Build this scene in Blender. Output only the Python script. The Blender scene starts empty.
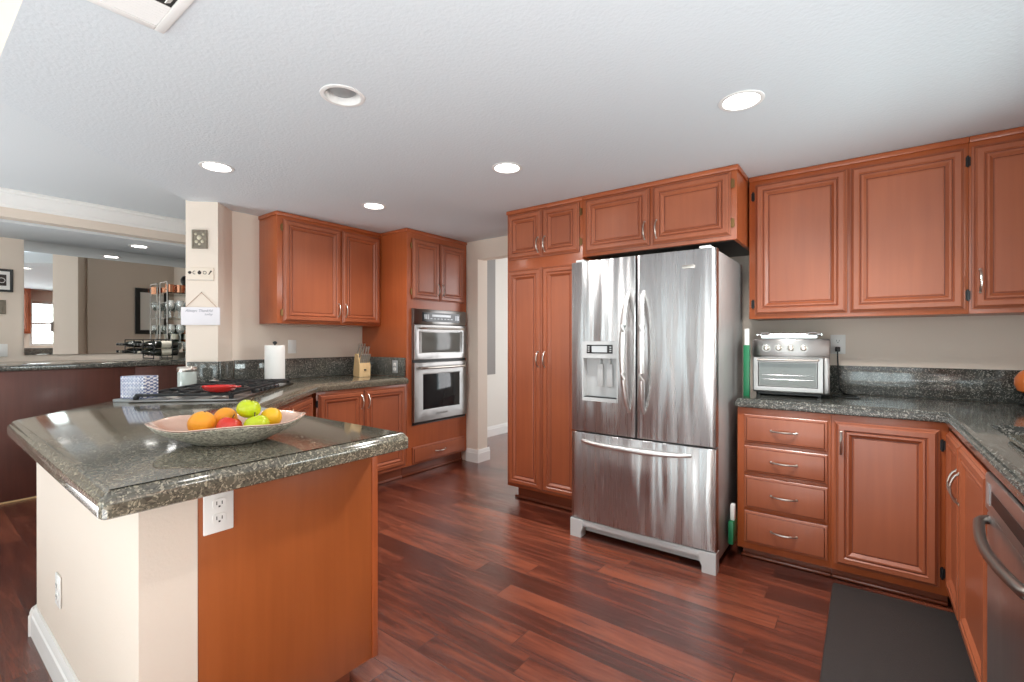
import bpy, bmesh, math, random
from mathutils import Vector, Matrix
random.seed(7)
R = math.radians
scene = bpy.context.scene
C = scene.collection

# ------------------------------------------------------------------ camera
cam_d = bpy.data.cameras.new('camera')
cam = bpy.data.objects.new('camera', cam_d); C.objects.link(cam)
cam_d.sensor_fit = 'HORIZONTAL'; cam_d.sensor_width = 36.0
cam_d.lens = 470.3 / 1024 * 36.0
cam_d.shift_y = 0.0
cam_d.clip_start = 0.05
cam.location = (0, 0, 1.24)
cam.rotation_euler = (R(90 - 0.085), 0, R(36.93))
scene.camera = cam

# ------------------------------------------------------------------ world, exposure
world = bpy.data.worlds.new('world'); scene.world = world
world.use_nodes = True
wn = world.node_tree
bg = wn.nodes['Background']
bg.inputs[0].default_value = (0.80, 0.90, 1.0, 1); bg.inputs[1].default_value = 2.0
vs = scene.view_settings
vs.view_transform = 'Standard'; vs.look = 'None'; vs.gamma = 1.0; vs.use_curve_mapping = False
vs.exposure = 0.42
scene.cycles.max_bounces = 10
scene.cycles.diffuse_bounces = 6
scene.cycles.glossy_bounces = 5
scene.cycles.transparent_max_bounces = 12
scene.cycles.caustics_reflective = False
scene.cycles.caustics_refractive = False
scene.cycles.sample_clamp_indirect = 4.0
scene.cycles.use_denoising = True

def area(name, loc, rot, sx, sy, power, col=(1, 1, 1)):
    l = bpy.data.lights.new(name, 'AREA'); l.shape = 'RECTANGLE'; l.size = sx; l.size_y = sy
    l.energy = power; l.color = col
    o = bpy.data.objects.new(name, l); C.objects.link(o); o.location = loc; o.rotation_euler = rot
    return o
# daylight entering by the rear sliding door, rear window, sink window
DAY = (0.92, 0.97, 1.0)
area('daylight_rear_pane_1', (-4.45, -3.50, 1.2), (R(90), 0, 0), 0.9, 2.1, 15, DAY)
area('daylight_rear_pane_2', (-3.10, -3.50, 1.2), (R(90), 0, 0), 0.4, 2.1, 5, DAY)
area('daylight_rear_pane_3', (-2.15, -3.50, 1.2), (R(90), 0, 0), 0.9, 2.1, 7, DAY)
area('daylight_rear_window', (-0.15, -3.45, 1.35), (R(90), 0, 0), 1.9, 1.9, 30, DAY)
area('side_fill', (1.30, -1.7, 1.45), (R(90), 0, R(90)), 1.8, 1.3, 4, DAY)  # added fill from the right, lights the left cabinets
area('daylight_sink_window', (1.30, 2.15, 1.58), (R(90), 0, R(90)), 1.5, 0.9, 36, DAY)
area('hall_fill', (-1.55, 5.2, 1.4), (R(90), 0, R(90)), 1.2, 1.6, 24, (0.97, 0.98, 1.0))  # added fill that brightens the hall, source unseen
# upward fill lamps added to brighten the ceilings, with no real source
area('ceiling_fill_rear', (-0.15, -1.75, 0.04), (R(180), 0, 0), 2.1, 2.5, 96, (0.92, 0.97, 1.0))
area('ceiling_fill_right', (0.60, 0.42, 0.96), (R(180), 0, 0), 0.6, 0.7, 26, (0.92, 0.97, 1.0))
area('ceiling_fill_dining', (-4.4, -1.6, 0.04), (R(180), 0, 0), 1.5, 2.2, 66, (0.92, 0.97, 1.0))

# ------------------------------------------------------------------ materials
MATS = {}
def newmat(name):
    m = bpy.data.materials.new(name); m.use_nodes = True
    MATS[name] = m
    return m, m.node_tree.nodes, m.node_tree.links, m.node_tree.nodes['Principled BSDF']
def lin(c):
    return tuple(((x / 255) / 12.92 if x / 255 <= 0.04045 else ((x / 255 + 0.055) / 1.055) ** 2.4) for x in c) + (1,)
def simple(name, col, rough=0.5, metal=0.0, coat=0.0, bump=0, bscale=50, var=0.0, vscale=5, spec=0.5):
    m, n, l, b = newmat(name)
    b.inputs['Roughness'].default_value = rough; b.inputs['Metallic'].default_value = metal
    b.inputs['Coat Weight'].default_value = coat; b.inputs['Specular IOR Level'].default_value = spec
    tc = n.new('ShaderNodeTexCoord')
    nz = n.new('ShaderNodeTexNoise'); nz.inputs['Scale'].default_value = vscale; nz.inputs['Detail'].default_value = 4
    l.new(tc.outputs['Object'], nz.inputs['Vector'])
    mx = n.new('ShaderNodeMix'); mx.data_type = 'RGBA'
    c = lin(col)
    mx.inputs[6].default_value = tuple(x * (1 - var) for x in c[:3]) + (1,)
    mx.inputs[7].default_value = tuple(min(1, x * (1 + var)) for x in c[:3]) + (1,)
    l.new(nz.outputs['Fac'], mx.inputs[0]); l.new(mx.outputs[2], b.inputs['Base Color'])
    if bump:
        n2 = n.new('ShaderNodeTexNoise'); n2.inputs['Scale'].default_value = bscale; n2.inputs['Detail'].default_value = 3
        l.new(tc.outputs['Object'], n2.inputs['Vector'])
        bp = n.new('ShaderNodeBump'); bp.inputs['Strength'].default_value = bump; bp.inputs['Distance'].default_value = 0.004
        l.new(n2.outputs['Fac'], bp.inputs['Height']); l.new(bp.outputs['Normal'], b.inputs['Normal'])
    return m
def wood(name, c1, c2, rough=0.32, coat=0.35, axis='z', scale=1.0, crough=0.18):
    m, n, l, b = newmat(name)
    tc = n.new('ShaderNodeTexCoord'); mp = n.new('ShaderNodeMapping')
    st = {'x': (1.2, 22, 22), 'y': (22, 1.2, 22), 'z': (22, 22, 1.2)}[axis]
    mp.inputs['Scale'].default_value = tuple(s * scale for s in st)
    l.new(tc.outputs['Object'], mp.inputs['Vector'])
    nz = n.new('ShaderNodeTexNoise'); nz.inputs['Scale'].default_value = 1.6; nz.inputs['Detail'].default_value = 7; nz.inputs['Distortion'].default_value = 0.5
    l.new(mp.outputs[0], nz.inputs['Vector'])
    big = n.new('ShaderNodeTexNoise'); big.inputs['Scale'].default_value = 1.7; big.inputs['Detail'].default_value = 2
    l.new(tc.outputs['Object'], big.inputs['Vector'])
    ad = n.new('ShaderNodeMath'); ad.operation = 'MULTIPLY_ADD'; ad.inputs[1].default_value = 0.3
    l.new(nz.outputs['Fac'], ad.inputs[0])
    m2 = n.new('ShaderNodeMath'); m2.operation = 'MULTIPLY'; m2.inputs[1].default_value = 0.7
    l.new(big.outputs['Fac'], m2.inputs[0]); l.new(m2.outputs[0], ad.inputs[2])
    rp = n.new('ShaderNodeValToRGB'); rp.color_ramp.elements[0].position = 0.36; rp.color_ramp.elements[1].position = 0.66
    rp.color_ramp.elements[0].color = lin(c1); rp.color_ramp.elements[1].color = lin(c2)
    l.new(ad.outputs[0], rp.inputs[0]); l.new(rp.outputs[0], b.inputs['Base Color'])
    b.inputs['Roughness'].default_value = rough; b.inputs['Coat Weight'].default_value = coat
    b.inputs['Coat Roughness'].default_value = crough
    return m
CAB = wood('cherry_wood', (156, 76, 38), (178, 92, 48), rough=0.38)
DOORW = wood('cherry_door_wood', (150, 80, 52), (170, 94, 60), rough=0.38, coat=0.3, crough=0.2)
PANELW = wood('veneer_end_panel', (150, 78, 36), (170, 92, 46), rough=0.36, coat=0.3)
KICKW = wood('dark_kick_wood', (116, 56, 34), (148, 76, 46), axis='x', rough=0.4)
BARW = wood('espresso_wood', (76, 40, 32), (98, 54, 44), rough=0.42, coat=0.2)
KNIFEW = wood('light_block_wood', (214, 178, 128), (232, 200, 152), rough=0.5, coat=0.0)

def granite(name, dark, mid, light, rough=0.10):
    m, n, l, b = newmat(name)
    tc = n.new('ShaderNodeTexCoord')
    v = n.new('ShaderNodeTexVoronoi'); v.inputs['Scale'].default_value = 230
    dn = n.new('ShaderNodeTexNoise'); dn.inputs['Scale'].default_value = 30
    l.new(tc.outputs['Object'], dn.inputs['Vector'])
    va = n.new('ShaderNodeVectorMath'); va.operation = 'MULTIPLY_ADD'; va.inputs[1].default_value = (0.03,) * 3
    l.new(dn.outputs['Color'], va.inputs[0]); l.new(tc.outputs['Object'], va.inputs[2])
    l.new(va.outputs[0], v.inputs['Vector'])
    sp = n.new('ShaderNodeSeparateColor'); l.new(v.outputs['Color'], sp.inputs[0])
    rp = n.new('ShaderNodeValToRGB'); e = rp.color_ramp
    e.interpolation = 'CONSTANT'
    e.elements[0].color = lin(dark); e.elements[0].position = 0
    e.elements[1].color = lin(mid); e.elements[1].position = 0.48
    x = e.elements.new(0.66); x.color = lin(tuple(int(q * 0.6) for q in mid))
    x = e.elements.new(0.80); x.color = lin(light)
    x = e.elements.new(0.90); x.color = lin(dark)
    l.new(sp.outputs[0], rp.inputs[0])
    big = n.new('ShaderNodeTexNoise'); big.inputs['Scale'].default_value = 5; big.inputs['Detail'].default_value = 6
    l.new(tc.outputs['Object'], big.inputs['Vector'])
    mx = n.new('ShaderNodeMix'); mx.data_type = 'RGBA'; mx.blend_type = 'MULTIPLY'; mx.inputs[0].default_value = 0.55
    rp2 = n.new('ShaderNodeValToRGB'); rp2.color_ramp.elements[0].position = 0.35; rp2.color_ramp.elements[1].position = 0.62
    rp2.color_ramp.elements[0].color = (0.55, 0.55, 0.55, 1)
    l.new(big.outputs['Fac'], rp2.inputs[0]); l.new(rp.outputs[0], mx.inputs[6]); l.new(rp2.outputs[0], mx.inputs[7])
    l.new(mx.outputs[2], b.inputs['Base Color'])
    b.inputs['Roughness'].default_value = rough
    b.inputs['Specular IOR Level'].default_value = 0.7; b.inputs['Coat Weight'].default_value = 0.2; b.inputs['Coat Roughness'].default_value = 0.04
    return m
GRAN = granite('peninsula_granite', (98, 94, 82), (134, 126, 110), (166, 157, 136))
GRAND = granite('dark_granite', (68, 70, 67), (116, 115, 108), (160, 157, 148))

def floor_mat():
    m, n, l, b = newmat('scraped_wood_planks')
    tc = n.new('ShaderNodeTexCoord')
    br = n.new('ShaderNodeTexBrick')
    br.inputs['Scale'].default_value = 1.0; br.inputs['Brick Width'].default_value = 1.05; br.inputs['Row Height'].default_value = 0.127
    br.inputs['Mortar Size'].default_value = 0.0018; br.inputs['Mortar Smooth'].default_value = 0.3; br.inputs['Bias'].default_value = 0.0
    br.offset = 0.37; br.offset_frequency = 2; br.squash = 0.8; br.squash_frequency = 3
    br.inputs['Color1'].default_value = (0, 0, 0, 1); br.inputs['Color2'].default_value = (1, 1, 1, 1); br.inputs['Mortar'].default_value = (0.5, 0.5, 0.5, 1)
    l.new(tc.outputs['Object'], br.inputs['Vector'])
    mp = n.new('ShaderNodeMapping'); mp.inputs['Scale'].default_value = (0.95, 10, 1)
    l.new(tc.outputs['Object'], mp.inputs['Vector'])
    # shift grain per plank
    va = n.new('ShaderNodeVectorMath'); va.operation = 'MULTIPLY_ADD'; va.inputs[1].default_value = (9, 9, 9)
    l.new(br.outputs['Color'], va.inputs[0]); l.new(mp.outputs[0], va.inputs[2])
    nz = n.new('ShaderNodeTexNoise'); nz.inputs['Scale'].default_value = 2.0; nz.inputs['Detail'].default_value = 9; nz.inputs['Roughness'].default_value = 0.7; nz.inputs['Distortion'].default_value = 0.45
    l.new(va.outputs[0], nz.inputs['Vector'])
    sp = n.new('ShaderNodeSeparateColor'); l.new(br.outputs['Color'], sp.inputs[0])
    a = n.new('ShaderNodeMath'); a.operation = 'MULTIPLY_ADD'; a.inputs[1].default_value = 0.26
    s = n.new('ShaderNodeMath'); s.operation = 'MULTIPLY'; s.inputs[1].default_value = 0.95
    l.new(nz.outputs['Fac'], s.inputs[0]); l.new(sp.outputs[0], a.inputs[0]); l.new(s.outputs[0], a.inputs[2])
    rp = n.new('ShaderNodeValToRGB'); e = rp.color_ramp
    e.elements[0].position = 0.22; e.elements[0].color = lin((34, 16, 12))
    e.elements[1].position = 0.84; e.elements[1].color = lin((138, 74, 52))
    x = e.elements.new(0.5); x.color = lin((86, 40, 29))
    bl = n.new('ShaderNodeTexNoise'); bl.inputs['Scale'].default_value = 2.6; bl.inputs['Detail'].default_value = 5; bl.inputs['Roughness'].default_value = 0.6
    mpb = n.new('ShaderNodeMapping'); mpb.inputs['Scale'].default_value = (0.8, 2.6, 1); l.new(va.outputs[0], mpb.inputs['Vector'])
    mpb.inputs['Scale'].default_value = (0.55, 0.22, 1); l.new(mpb.outputs[0], bl.inputs['Vector'])
    mrb = n.new('ShaderNodeMapRange'); mrb.inputs[1].default_value = 0.3; mrb.inputs[2].default_value = 0.7; mrb.inputs[3].default_value = -0.16; mrb.inputs[4].default_value = 0.12
    l.new(bl.outputs['Fac'], mrb.inputs[0])
    a2 = n.new('ShaderNodeMath'); a2.operation = 'ADD'; l.new(a.outputs[0], a2.inputs[0]); l.new(mrb.outputs[0], a2.inputs[1])
    l.new(a2.outputs[0], rp.inputs[0])
    mx = n.new('ShaderNodeMix'); mx.data_type = 'RGBA'; mx.inputs[7].default_value = lin((74, 36, 26))
    l.new(br.outputs['Fac'], mx.inputs[0]); l.new(rp.outputs[0], mx.inputs[6]); l.new(mx.outputs[2], b.inputs['Base Color'])
    b.inputs['Roughness'].default_value = 0.25
    b.inputs['Coat Weight'].default_value = 0.6; b.inputs['Coat Roughness'].default_value = 0.12
    bp = n.new('ShaderNodeBump'); bp.inputs['Strength'].default_value = 0.6; bp.inputs['Distance'].default_value = 0.005
    l.new(nz.outputs['Fac'], bp.inputs['Height']); l.new(bp.outputs['Normal'], b.inputs['Normal']); l.new(bp.outputs['Normal'], b.inputs['Coat Normal'])
    return m
FLOOR = floor_mat()
WALL = simple('beige_wall_paint', (226, 212, 198), 0.75, bump=0.15, bscale=120)
CEIL = simple('textured_white_ceiling', (214, 220, 224), 0.9, bump=0.45, bscale=75)
CEILS = simple('smooth_white_ceiling', (216, 221, 224), 0.9, bump=0.2, bscale=90)
WHITE = simple('white_trim_paint', (235, 233, 230), 0.45)
HALLW = simple('pale_hall_paint', (226, 220, 212), 0.75)
GREYP = simple('grey_panel_paint', (150, 145, 142), 0.7)
def steel(name, col, rough, wav=0.0, zs=0.35, axis='z', aniso=0.0):
    m, n, l, b = newmat(name)
    b.inputs['Base Color'].default_value = lin(col); b.inputs['Metallic'].default_value = 1; 
    tc = n.new('ShaderNodeTexCoord'); mp = n.new('ShaderNodeMapping')
    mp.inputs['Scale'].default_value = {'z': (5, 5, zs), 'y': (5, zs, 5), 'x': (zs, 5, 5)}[axis]
    l.new(tc.outputs['Object'], mp.inputs['Vector'])
    if aniso:
        b.inputs['Anisotropic'].default_value = aniso
        cx = n.new('ShaderNodeCombineXYZ'); cx.inputs[2].default_value = 1.0; l.new(cx.outputs[0], b.inputs['Tangent'])
    nz = n.new('ShaderNodeTexNoise'); nz.inputs['Scale'].default_value = 1.6; nz.inputs['Detail'].default_value = 1.5
    l.new(mp.outputs[0], nz.inputs['Vector'])
    mp2 = n.new('ShaderNodeMapping'); mp2.inputs['Scale'].default_value = {'z': (300, 300, 3), 'y': (300, 3, 300), 'x': (3, 300, 300)}[axis]
    l.new(tc.outputs['Object'], mp2.inputs['Vector'])
    n2 = n.new('ShaderNodeTexNoise'); n2.inputs['Scale'].default_value = 1; n2.inputs['Detail'].default_value = 2
    l.new(mp2.outputs[0], n2.inputs['Vector'])
    mr = n.new('ShaderNodeMapRange'); mr.inputs[3].default_value = rough * 0.8; mr.inputs[4].default_value = rough * 1.25
    l.new(n2.outputs['Fac'], mr.inputs[0]); l.new(mr.outputs[0], b.inputs['Roughness'])
    if wav:
        b1 = n.new('ShaderNodeBump'); b1.inputs['Strength'].default_value = 1.0; b1.inputs['Distance'].default_value = wav
        l.new(nz.outputs['Fac'], b1.inputs['Height'])
        l.new(b1.outputs['Normal'], b.inputs['Normal'])
    return m
STEEL = steel('brushed_stainless', (190, 188, 188), 0.28, wav=0.02, zs=0.5, aniso=0.93)
STEELB = steel('stainless_body', (196, 192, 190), 0.32, wav=0.004)
FRSIDE = simple('grey_enamel_side', (172, 168, 166), 0.32, metal=0.25)
STEELO = steel('oven_stainless', (146, 143, 141), 0.3, wav=0.003, axis='y', aniso=0.8)
NICKEL = simple('satin_nickel', (200, 192, 184), 0.28, metal=1)
DKSTEEL = simple('grey_handle_steel', (150, 146, 142), 0.3, metal=1)
NICKEL2 = simple('bright_satin_steel', (222, 220, 218), 0.38, metal=1)
CHROME = simple('chrome', (225, 225, 225), 0.12, metal=1)
BLACK = simple('black_plastic', (22, 22, 23), 0.4)
IRON = simple('cast_iron', (26, 26, 27), 0.55, bump=0.3, bscale=200)
BLKGLASS = simple('black_glass', (34, 37, 40), 0.08, spec=0.5)
SMOKEGLASS = simple('smoked_window_glass', (112, 114, 110), 0.12, spec=0.5)
GREYPL = simple('grey_plastic', (196, 198, 198), 0.4)
LGREY = simple('light_grey_panel', (176, 178, 180), 0.3, metal=0.4)
WHITEPL = simple('white_plastic', (238, 237, 234), 0.35)
CERAM = simple('white_porcelain', (236, 236, 238), 0.12, coat=0.5)
BRASS = simple('antique_brass', (150, 120, 80), 0.35, metal=1)
MAT_ = simple('charcoal_rubber', (44, 38, 36), 0.75, bump=0.5, bscale=220, var=0.12, vscale=4)
PAPER = simple('white_paper', (240, 238, 234), 0.9, bump=0.2, bscale=160)
GREEN = simple('green_plastic', (24, 112, 72), 0.35)
RED = simple('red_ceramic', (206, 38, 34), 0.15, coat=0.6)
ORANGE = simple('orange_peel', (246, 162, 34), 0.45, bump=0.4, bscale=220, var=0.12)
APPLER = simple('red_apple_skin', (206, 50, 34), 0.25, var=0.35, vscale=14)
APPLEG = simple('green_apple_skin', (190, 206, 30), 0.25, var=0.18, vscale=12)
YELLOW = simple('yellow_fruit_skin', (240, 186, 30), 0.35, var=0.15, vscale=10)
STEM = simple('brown_stem', (80, 58, 34), 0.7)
COPPER = simple('copper', (206, 148, 118), 0.25, metal=1)
BOTTLEG = simple('dark_green_bottle_glass', (18, 26, 18), 0.06, spec=0.8)
AMBER = simple('amber_liquor', (150, 82, 34), 0.08, spec=0.8)
CLEARB = simple('pale_bottle_glass', (196, 204, 198), 0.06, spec=0.8)
LABELP = simple('cream_paper_label', (226, 220, 204), 0.7)
STONE = simple('carved_pewter', (128, 118, 104), 0.45, metal=0.3, bump=1.0, bscale=60, var=0.3, vscale=60)
INK = simple('dark_ink', (58, 50, 48), 0.7)
INKG = simple('grey_ink', (150, 150, 160), 0.7)
SIGNW = simple('white_sign_paint', (226, 222, 226), 0.6)
SIGNC = simple('cream_sign_paint', (226, 212, 196), 0.6)
JUTE = simple('twine', (170, 132, 104), 0.9)
SLOT = simple('dark_slot', (40, 38, 36), 0.6)
OUTSIDE = simple('garden_green', (120, 150, 90), 0.9, var=0.5, vscale=3)

def emis(name, col, st):
    m, n, l, b = newmat(name)
    b.inputs['Base Color'].default_value = lin(col); b.inputs['Emission Color'].default_value = (1, 0.98, 0.95, 1); b.inputs['Emission Strength'].default_value = st
    return m
TRAYG = simple('dull_grey_tray', (150, 152, 152), 0.35)
LENS = emis('lit_lamp_lens', (255, 255, 255), 9)
DISPLAY = simple('grey_display', (186, 190, 192), 0.15)
m, n, l, b = newmat('mirror_glass'); b.inputs['Metallic'].default_value = 1; b.inputs['Roughness'].default_value = 0.0; b.inputs['Base Color'].default_value = (0.90, 0.90, 0.88, 1)
MIRROR = m
m, n, l, b = newmat('clear_glass')
out = n['Material Output']; tr = n.new('ShaderNodeBsdfTransparent'); gl = n.new('ShaderNodeBsdfGlossy'); gl.inputs['Roughness'].default_value = 0.02
tr.inputs[0].default_value = (0.93, 0.97, 0.95, 1)
fr = n.new('ShaderNodeFresnel'); mxs = n.new('ShaderNodeMixShader')
l.new(fr.outputs[0], mxs.inputs[0]); l.new(tr.outputs[0], mxs.inputs[1]); l.new(gl.outputs[0], mxs.inputs[2]); l.new(mxs.outputs[0], out.inputs[0])
GLASS = m
# hammered silver mosaic (outside of the fruit bowl)
m, n, l, b = newmat('silver_mosaic'); b.inputs['Metallic'].default_value = 0.1; b.inputs['Roughness'].default_value = 0.35
tc = n.new('ShaderNodeTexCoord'); v = n.new('ShaderNodeTexVoronoi'); v.inputs['Scale'].default_value = 170; l.new(tc.outputs['Object'], v.inputs['Vector'])
sp = n.new('ShaderNodeSeparateColor'); l.new(v.outputs['Color'], sp.inputs[0]); rp = n.new('ShaderNodeValToRGB')
rp.color_ramp.elements[0].color = lin((150, 146, 132)); rp.color_ramp.elements[1].color = lin((238, 234, 220)); l.new(sp.outputs[0], rp.inputs[0]); l.new(rp.outputs[0], b.inputs['Base Color'])
bp = n.new('ShaderNodeBump'); bp.inputs['Strength'].default_value = 0.6; bp.inputs['Distance'].default_value = 0.002; l.new(v.outputs['Distance'], bp.inputs['Height']); l.new(bp.outputs['Normal'], b.inputs['Normal'])
MOSAIC = m
PEARL = simple('pink_pearl_lining', (226, 190, 170), 0.22, metal=0.35, coat=0.5, var=0.08, bump=0.2, bscale=60)
# blue and white tile pattern
m, n, l, b = newmat('blue_white_tile'); b.inputs['Roughness'].default_value = 0.2
tc = n.new('ShaderNodeTexCoord')
def wv(kind, rot, sc):
    mp = n.new('ShaderNodeMapping'); mp.inputs['Rotation'].default_value = rot; mp.inputs['Scale'].default_value = (sc,) * 3
    l.new(tc.outputs['Object'], mp.inputs['Vector']); w = n.new('ShaderNodeTexWave'); w.inputs['Scale'].default_value = 1.0; w.wave_type = kind; w.inputs['Distortion'].default_value = 0
    l.new(mp.outputs[0], w.inputs['Vector']); return w
w1 = wv('BANDS', (0, 0.785, 0.3), 26); w2 = wv('BANDS', (0, -0.785, 0.3), 26); v = n.new('ShaderNodeTexVoronoi'); v.inputs['Scale'].default_value = 42; v.inputs['Randomness'].default_value = 0.15; l.new(tc.outputs['Object'], v.inputs['Vector'])
ma = n.new('ShaderNodeMath'); ma.operation = 'MULTIPLY'; l.new(w1.outputs['Fac'], ma.inputs[0]); l.new(w2.outputs['Fac'], ma.inputs[1])
mb = n.new('ShaderNodeMath'); mb.operation = 'ADD'; l.new(ma.outputs[0], mb.inputs[0]); l.new(v.outputs['Distance'], mb.inputs[1])
rp = n.new('ShaderNodeValToRGB'); rp.color_ramp.interpolation = 'CONSTANT'; rp.color_ramp.elements[0].color = lin((112, 122, 158)); rp.color_ramp.elements[1].position = 0.62; rp.color_ramp.elements[1].color = lin((228, 228, 232))
l.new(mb.outputs[0], rp.inputs[0]); l.new(rp.outputs[0], b.inputs['Base Color'])
TILE = m

# ------------------------------------------------------------------ mesh builder
class MB:
    def __init__(s): s.v = []; s.f = []; s.m = []
    def add(s, vs, fs, mi=0):
        o = len(s.v); s.v += [tuple(p) for p in vs]
        s.f += [tuple(i + o for i in f) for f in fs]; s.m += [mi] * len(fs); return s
    def box(s, x0, y0, z0, x1, y1, z1, bev=0.0, seg=2, mi=0, M=None):
        x0, x1 = sorted((x0, x1)); y0, y1 = sorted((y0, y1)); z0, z1 = sorted((z0, z1))
        bm = bmesh.new(); bmesh.ops.create_cube(bm, size=1)
        for v in bm.verts: v.co = Vector(((x0 + x1) / 2 + v.co.x * (x1 - x0), (y0 + y1) / 2 + v.co.y * (y1 - y0), (z0 + z1) / 2 + v.co.z * (z1 - z0)))
        if bev: bmesh.ops.bevel(bm, geom=list(bm.edges), offset=min(bev, 0.49 * min(x1 - x0, y1 - y0, z1 - z0)), segments=seg, affect='EDGES', profile=0.5)
        if M: bm.transform(M)
        bm.verts.index_update()
        s.add([v.co[:] for v in bm.verts], [[v.index for v in f.verts] for f in bm.faces], mi); bm.free(); return s
    def prism(s, poly, z0, z1, bev=0.0, seg=3, mi=0, M=None, verts_too=False, bevtop=True):
        bm = bmesh.new()
        a = [bm.verts.new((x, y, z0)) for x, y in poly]; b = [bm.verts.new((x, y, z1)) for x, y in poly]
        n_ = len(poly)
        fb = bm.faces.new(a[::-1]); ft = bm.faces.new(b)
        for i in range(n_): bm.faces.new((a[i], a[(i + 1) % n_], b[(i + 1) % n_], b[i]))
        bmesh.ops.recalc_face_normals(bm, faces=bm.faces)
        if bev:
            es = list(ft.edges) + (list(fb.edges) if not bevtop else [])
            if verts_too: es = list(bm.edges)
            bmesh.ops.bevel(bm, geom=list(set(es)), offset=bev, segments=seg, affect='EDGES', profile=0.5)
        if M: bm.transform(M)
        bm.verts.index_update()
        s.add([v.co[:] for v in bm.verts], [[v.index for v in f.verts] for f in bm.faces], mi); bm.free(); return s
    def rings(s, x0, z0, x1, z1, prof, y=0, mi=0, back=True, dark=()):
        """panel facing -y: prof = [(inset, outward)]"""
        vs = []
        for ins, d in prof:
            vs += [(x0 + ins, y - d, z0 + ins), (x1 - ins, y - d, z0 + ins), (x1 - ins, y - d, z1 - ins), (x0 + ins, y - d, z1 - ins)]
        fs = []
        for k in range(len(prof) - 1):
            for i in range(4):
                j = (i + 1) % 4; fs.append((4 * k + i, 4 * k + j, 4 * k + 4 + j, 4 * k + 4 + i))
        e = 4 * (len(prof) - 1); fs.append((e, e + 1, e + 2, e + 3)); fs.append((3, 2, 1, 0))
        s.add(vs, fs, mi)
        for q in dark:
            for i in range(4): s.m[len(s.f) - len(fs) + 4 * q + i] = 1
        return s
    def lathe(s, prof, c=(0, 0, 0), n=24, mi=0, M=None, sx=1, sy=1):
        vs = []; fs = []
        for r_, z in prof:
            for i in range(n):
                a = 2 * math.pi * i / n; vs.append(Vector((c[0] + r_ * math.cos(a) * sx, c[1] + r_ * math.sin(a) * sy, c[2] + z)))
        for k in range(len(prof) - 1):
            for i in range(n):
                j = (i + 1) % n; fs.append((k * n + i, k * n + j, k * n + n + j, k * n + n + i))
        if prof[0][0] > 1e-6: fs.append(tuple(range(n))[::-1])
        if prof[-1][0] > 1e-6: fs.append(tuple(range((len(prof) - 1) * n, len(prof) * n)))
        if M: vs = [M @ v for v in vs]
        return s.add(vs, fs, mi)
    def tube(s, pts, r, n=8, mi=0, closed=False, flat=1.0):
        pts = [Vector(p) for p in pts]; N = len(pts); vs = []; fs = []
        up = Vector((0, 0, 1))
        for i, p in enumerate(pts):
            if closed: t = pts[(i + 1) % N] - pts[i - 1]
            else: t = pts[min(i + 1, N - 1)] - pts[max(i - 1, 0)]
            t.normalize()
            a = t.cross(up)
            if a.length < 0.1: a = t.cross(Vector((1, 0, 0)))
            a.normalize(); b_ = t.cross(a)
            rr = r(i / (N - 1)) if callable(r) else r
            for k in range(n):
                w = 2 * math.pi * k / n; vs.append(p + a * math.cos(w) * rr + b_ * math.sin(w) * rr * flat)
        for i in range(N if closed else N - 1):
            for k in range(n):
                k2 = (k + 1) % n; i2 = (i + 1) % N
                fs.append((i * n + k, i * n + k2, i2 * n + k2, i2 * n + k))
        if not closed:
            fs.append(tuple(range(n))[::-1]); fs.append(tuple(range((N - 1) * n, N * n)))
        return s.add(vs, fs, mi)
    def sphere(s, c, r, n=20, sx=1, sy=1, sz=1, mi=0, M=None):
        prof = [(max(1e-7, r * math.sin(math.pi * i / 12)), -r * math.cos(math.pi * i / 12) * sz) for i in range(13)]
        prof[0] = (1e-7, prof[0][1]); prof[-1] = (1e-7, prof[-1][1])
        return s.lathe(prof, c, n, mi, M, sx, sy)
    def build(s, name, mats, parent=None, angle=35):
        me = bpy.data.meshes.new(name); me.from_pydata(s.v, [], s.f)
        if not isinstance(mats, (list, tuple)): mats = [mats]
        for q in mats: me.materials.append(q)
        for p, i in zip(me.polygons, s.m): p.material_index = i
        bm = bmesh.new(); bm.from_mesh(me); bmesh.ops.recalc_face_normals(bm, faces=bm.faces); bm.to_mesh(me); bm.free()
        me.shade_smooth(); me.set_sharp_from_angle(angle=R(angle))
        o = bpy.data.objects.new(name, me); C.objects.link(o)
        if parent is not None: o.parent = parent
        return o
def tag(o, label=None, cat=None, group=None, kind=None):
    if label: o['label'] = label
    if cat: o['category'] = cat
    if group: o['group'] = group
    if kind: o['kind'] = kind
    return o
def thing(name, label, cat, loc=(0, 0, 0), rz=0, group=None):
    o = bpy.data.objects.new(name, None); C.objects.link(o); o.location = loc; o.rotation_euler = (0, 0, R(rz)); o.empty_display_size = 0.05
    return tag(o, label, cat, group)
def struct(name, mb, m, label=None):
    o = mb.build(name, m); o['kind'] = 'structure'
    if label: o['label'] = label
    return o
def dup(o, parent=None):
    c = o.copy(); C.objects.link(c); c.parent = parent
    for ch in [x for x in bpy.data.objects if x.parent is o]: dup(ch, c)
    return c
def cut(o, cutters, flat=True):
    """subtract closed cutter meshes from o and keep the result as plain mesh"""
    tmp = []
    for mbx in cutters:
        k = mbx.build('tmp', WHITE, o.parent); tmp.append(k)
        md = o.modifiers.new('b', 'BOOLEAN'); md.operation = 'DIFFERENCE'; md.object = k; md.solver = 'EXACT'
    dg = bpy.context.evaluated_depsgraph_get(); dg.update()
    me = bpy.data.meshes.new_from_object(o.evaluated_get(dg))
    o.modifiers.clear(); old = o.data; o.data = me; bpy.data.meshes.remove(old)
    if flat: me.shade_flat()
    for k in tmp:
        d = k.data; bpy.data.objects.remove(k); bpy.data.meshes.remove(d)
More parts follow.
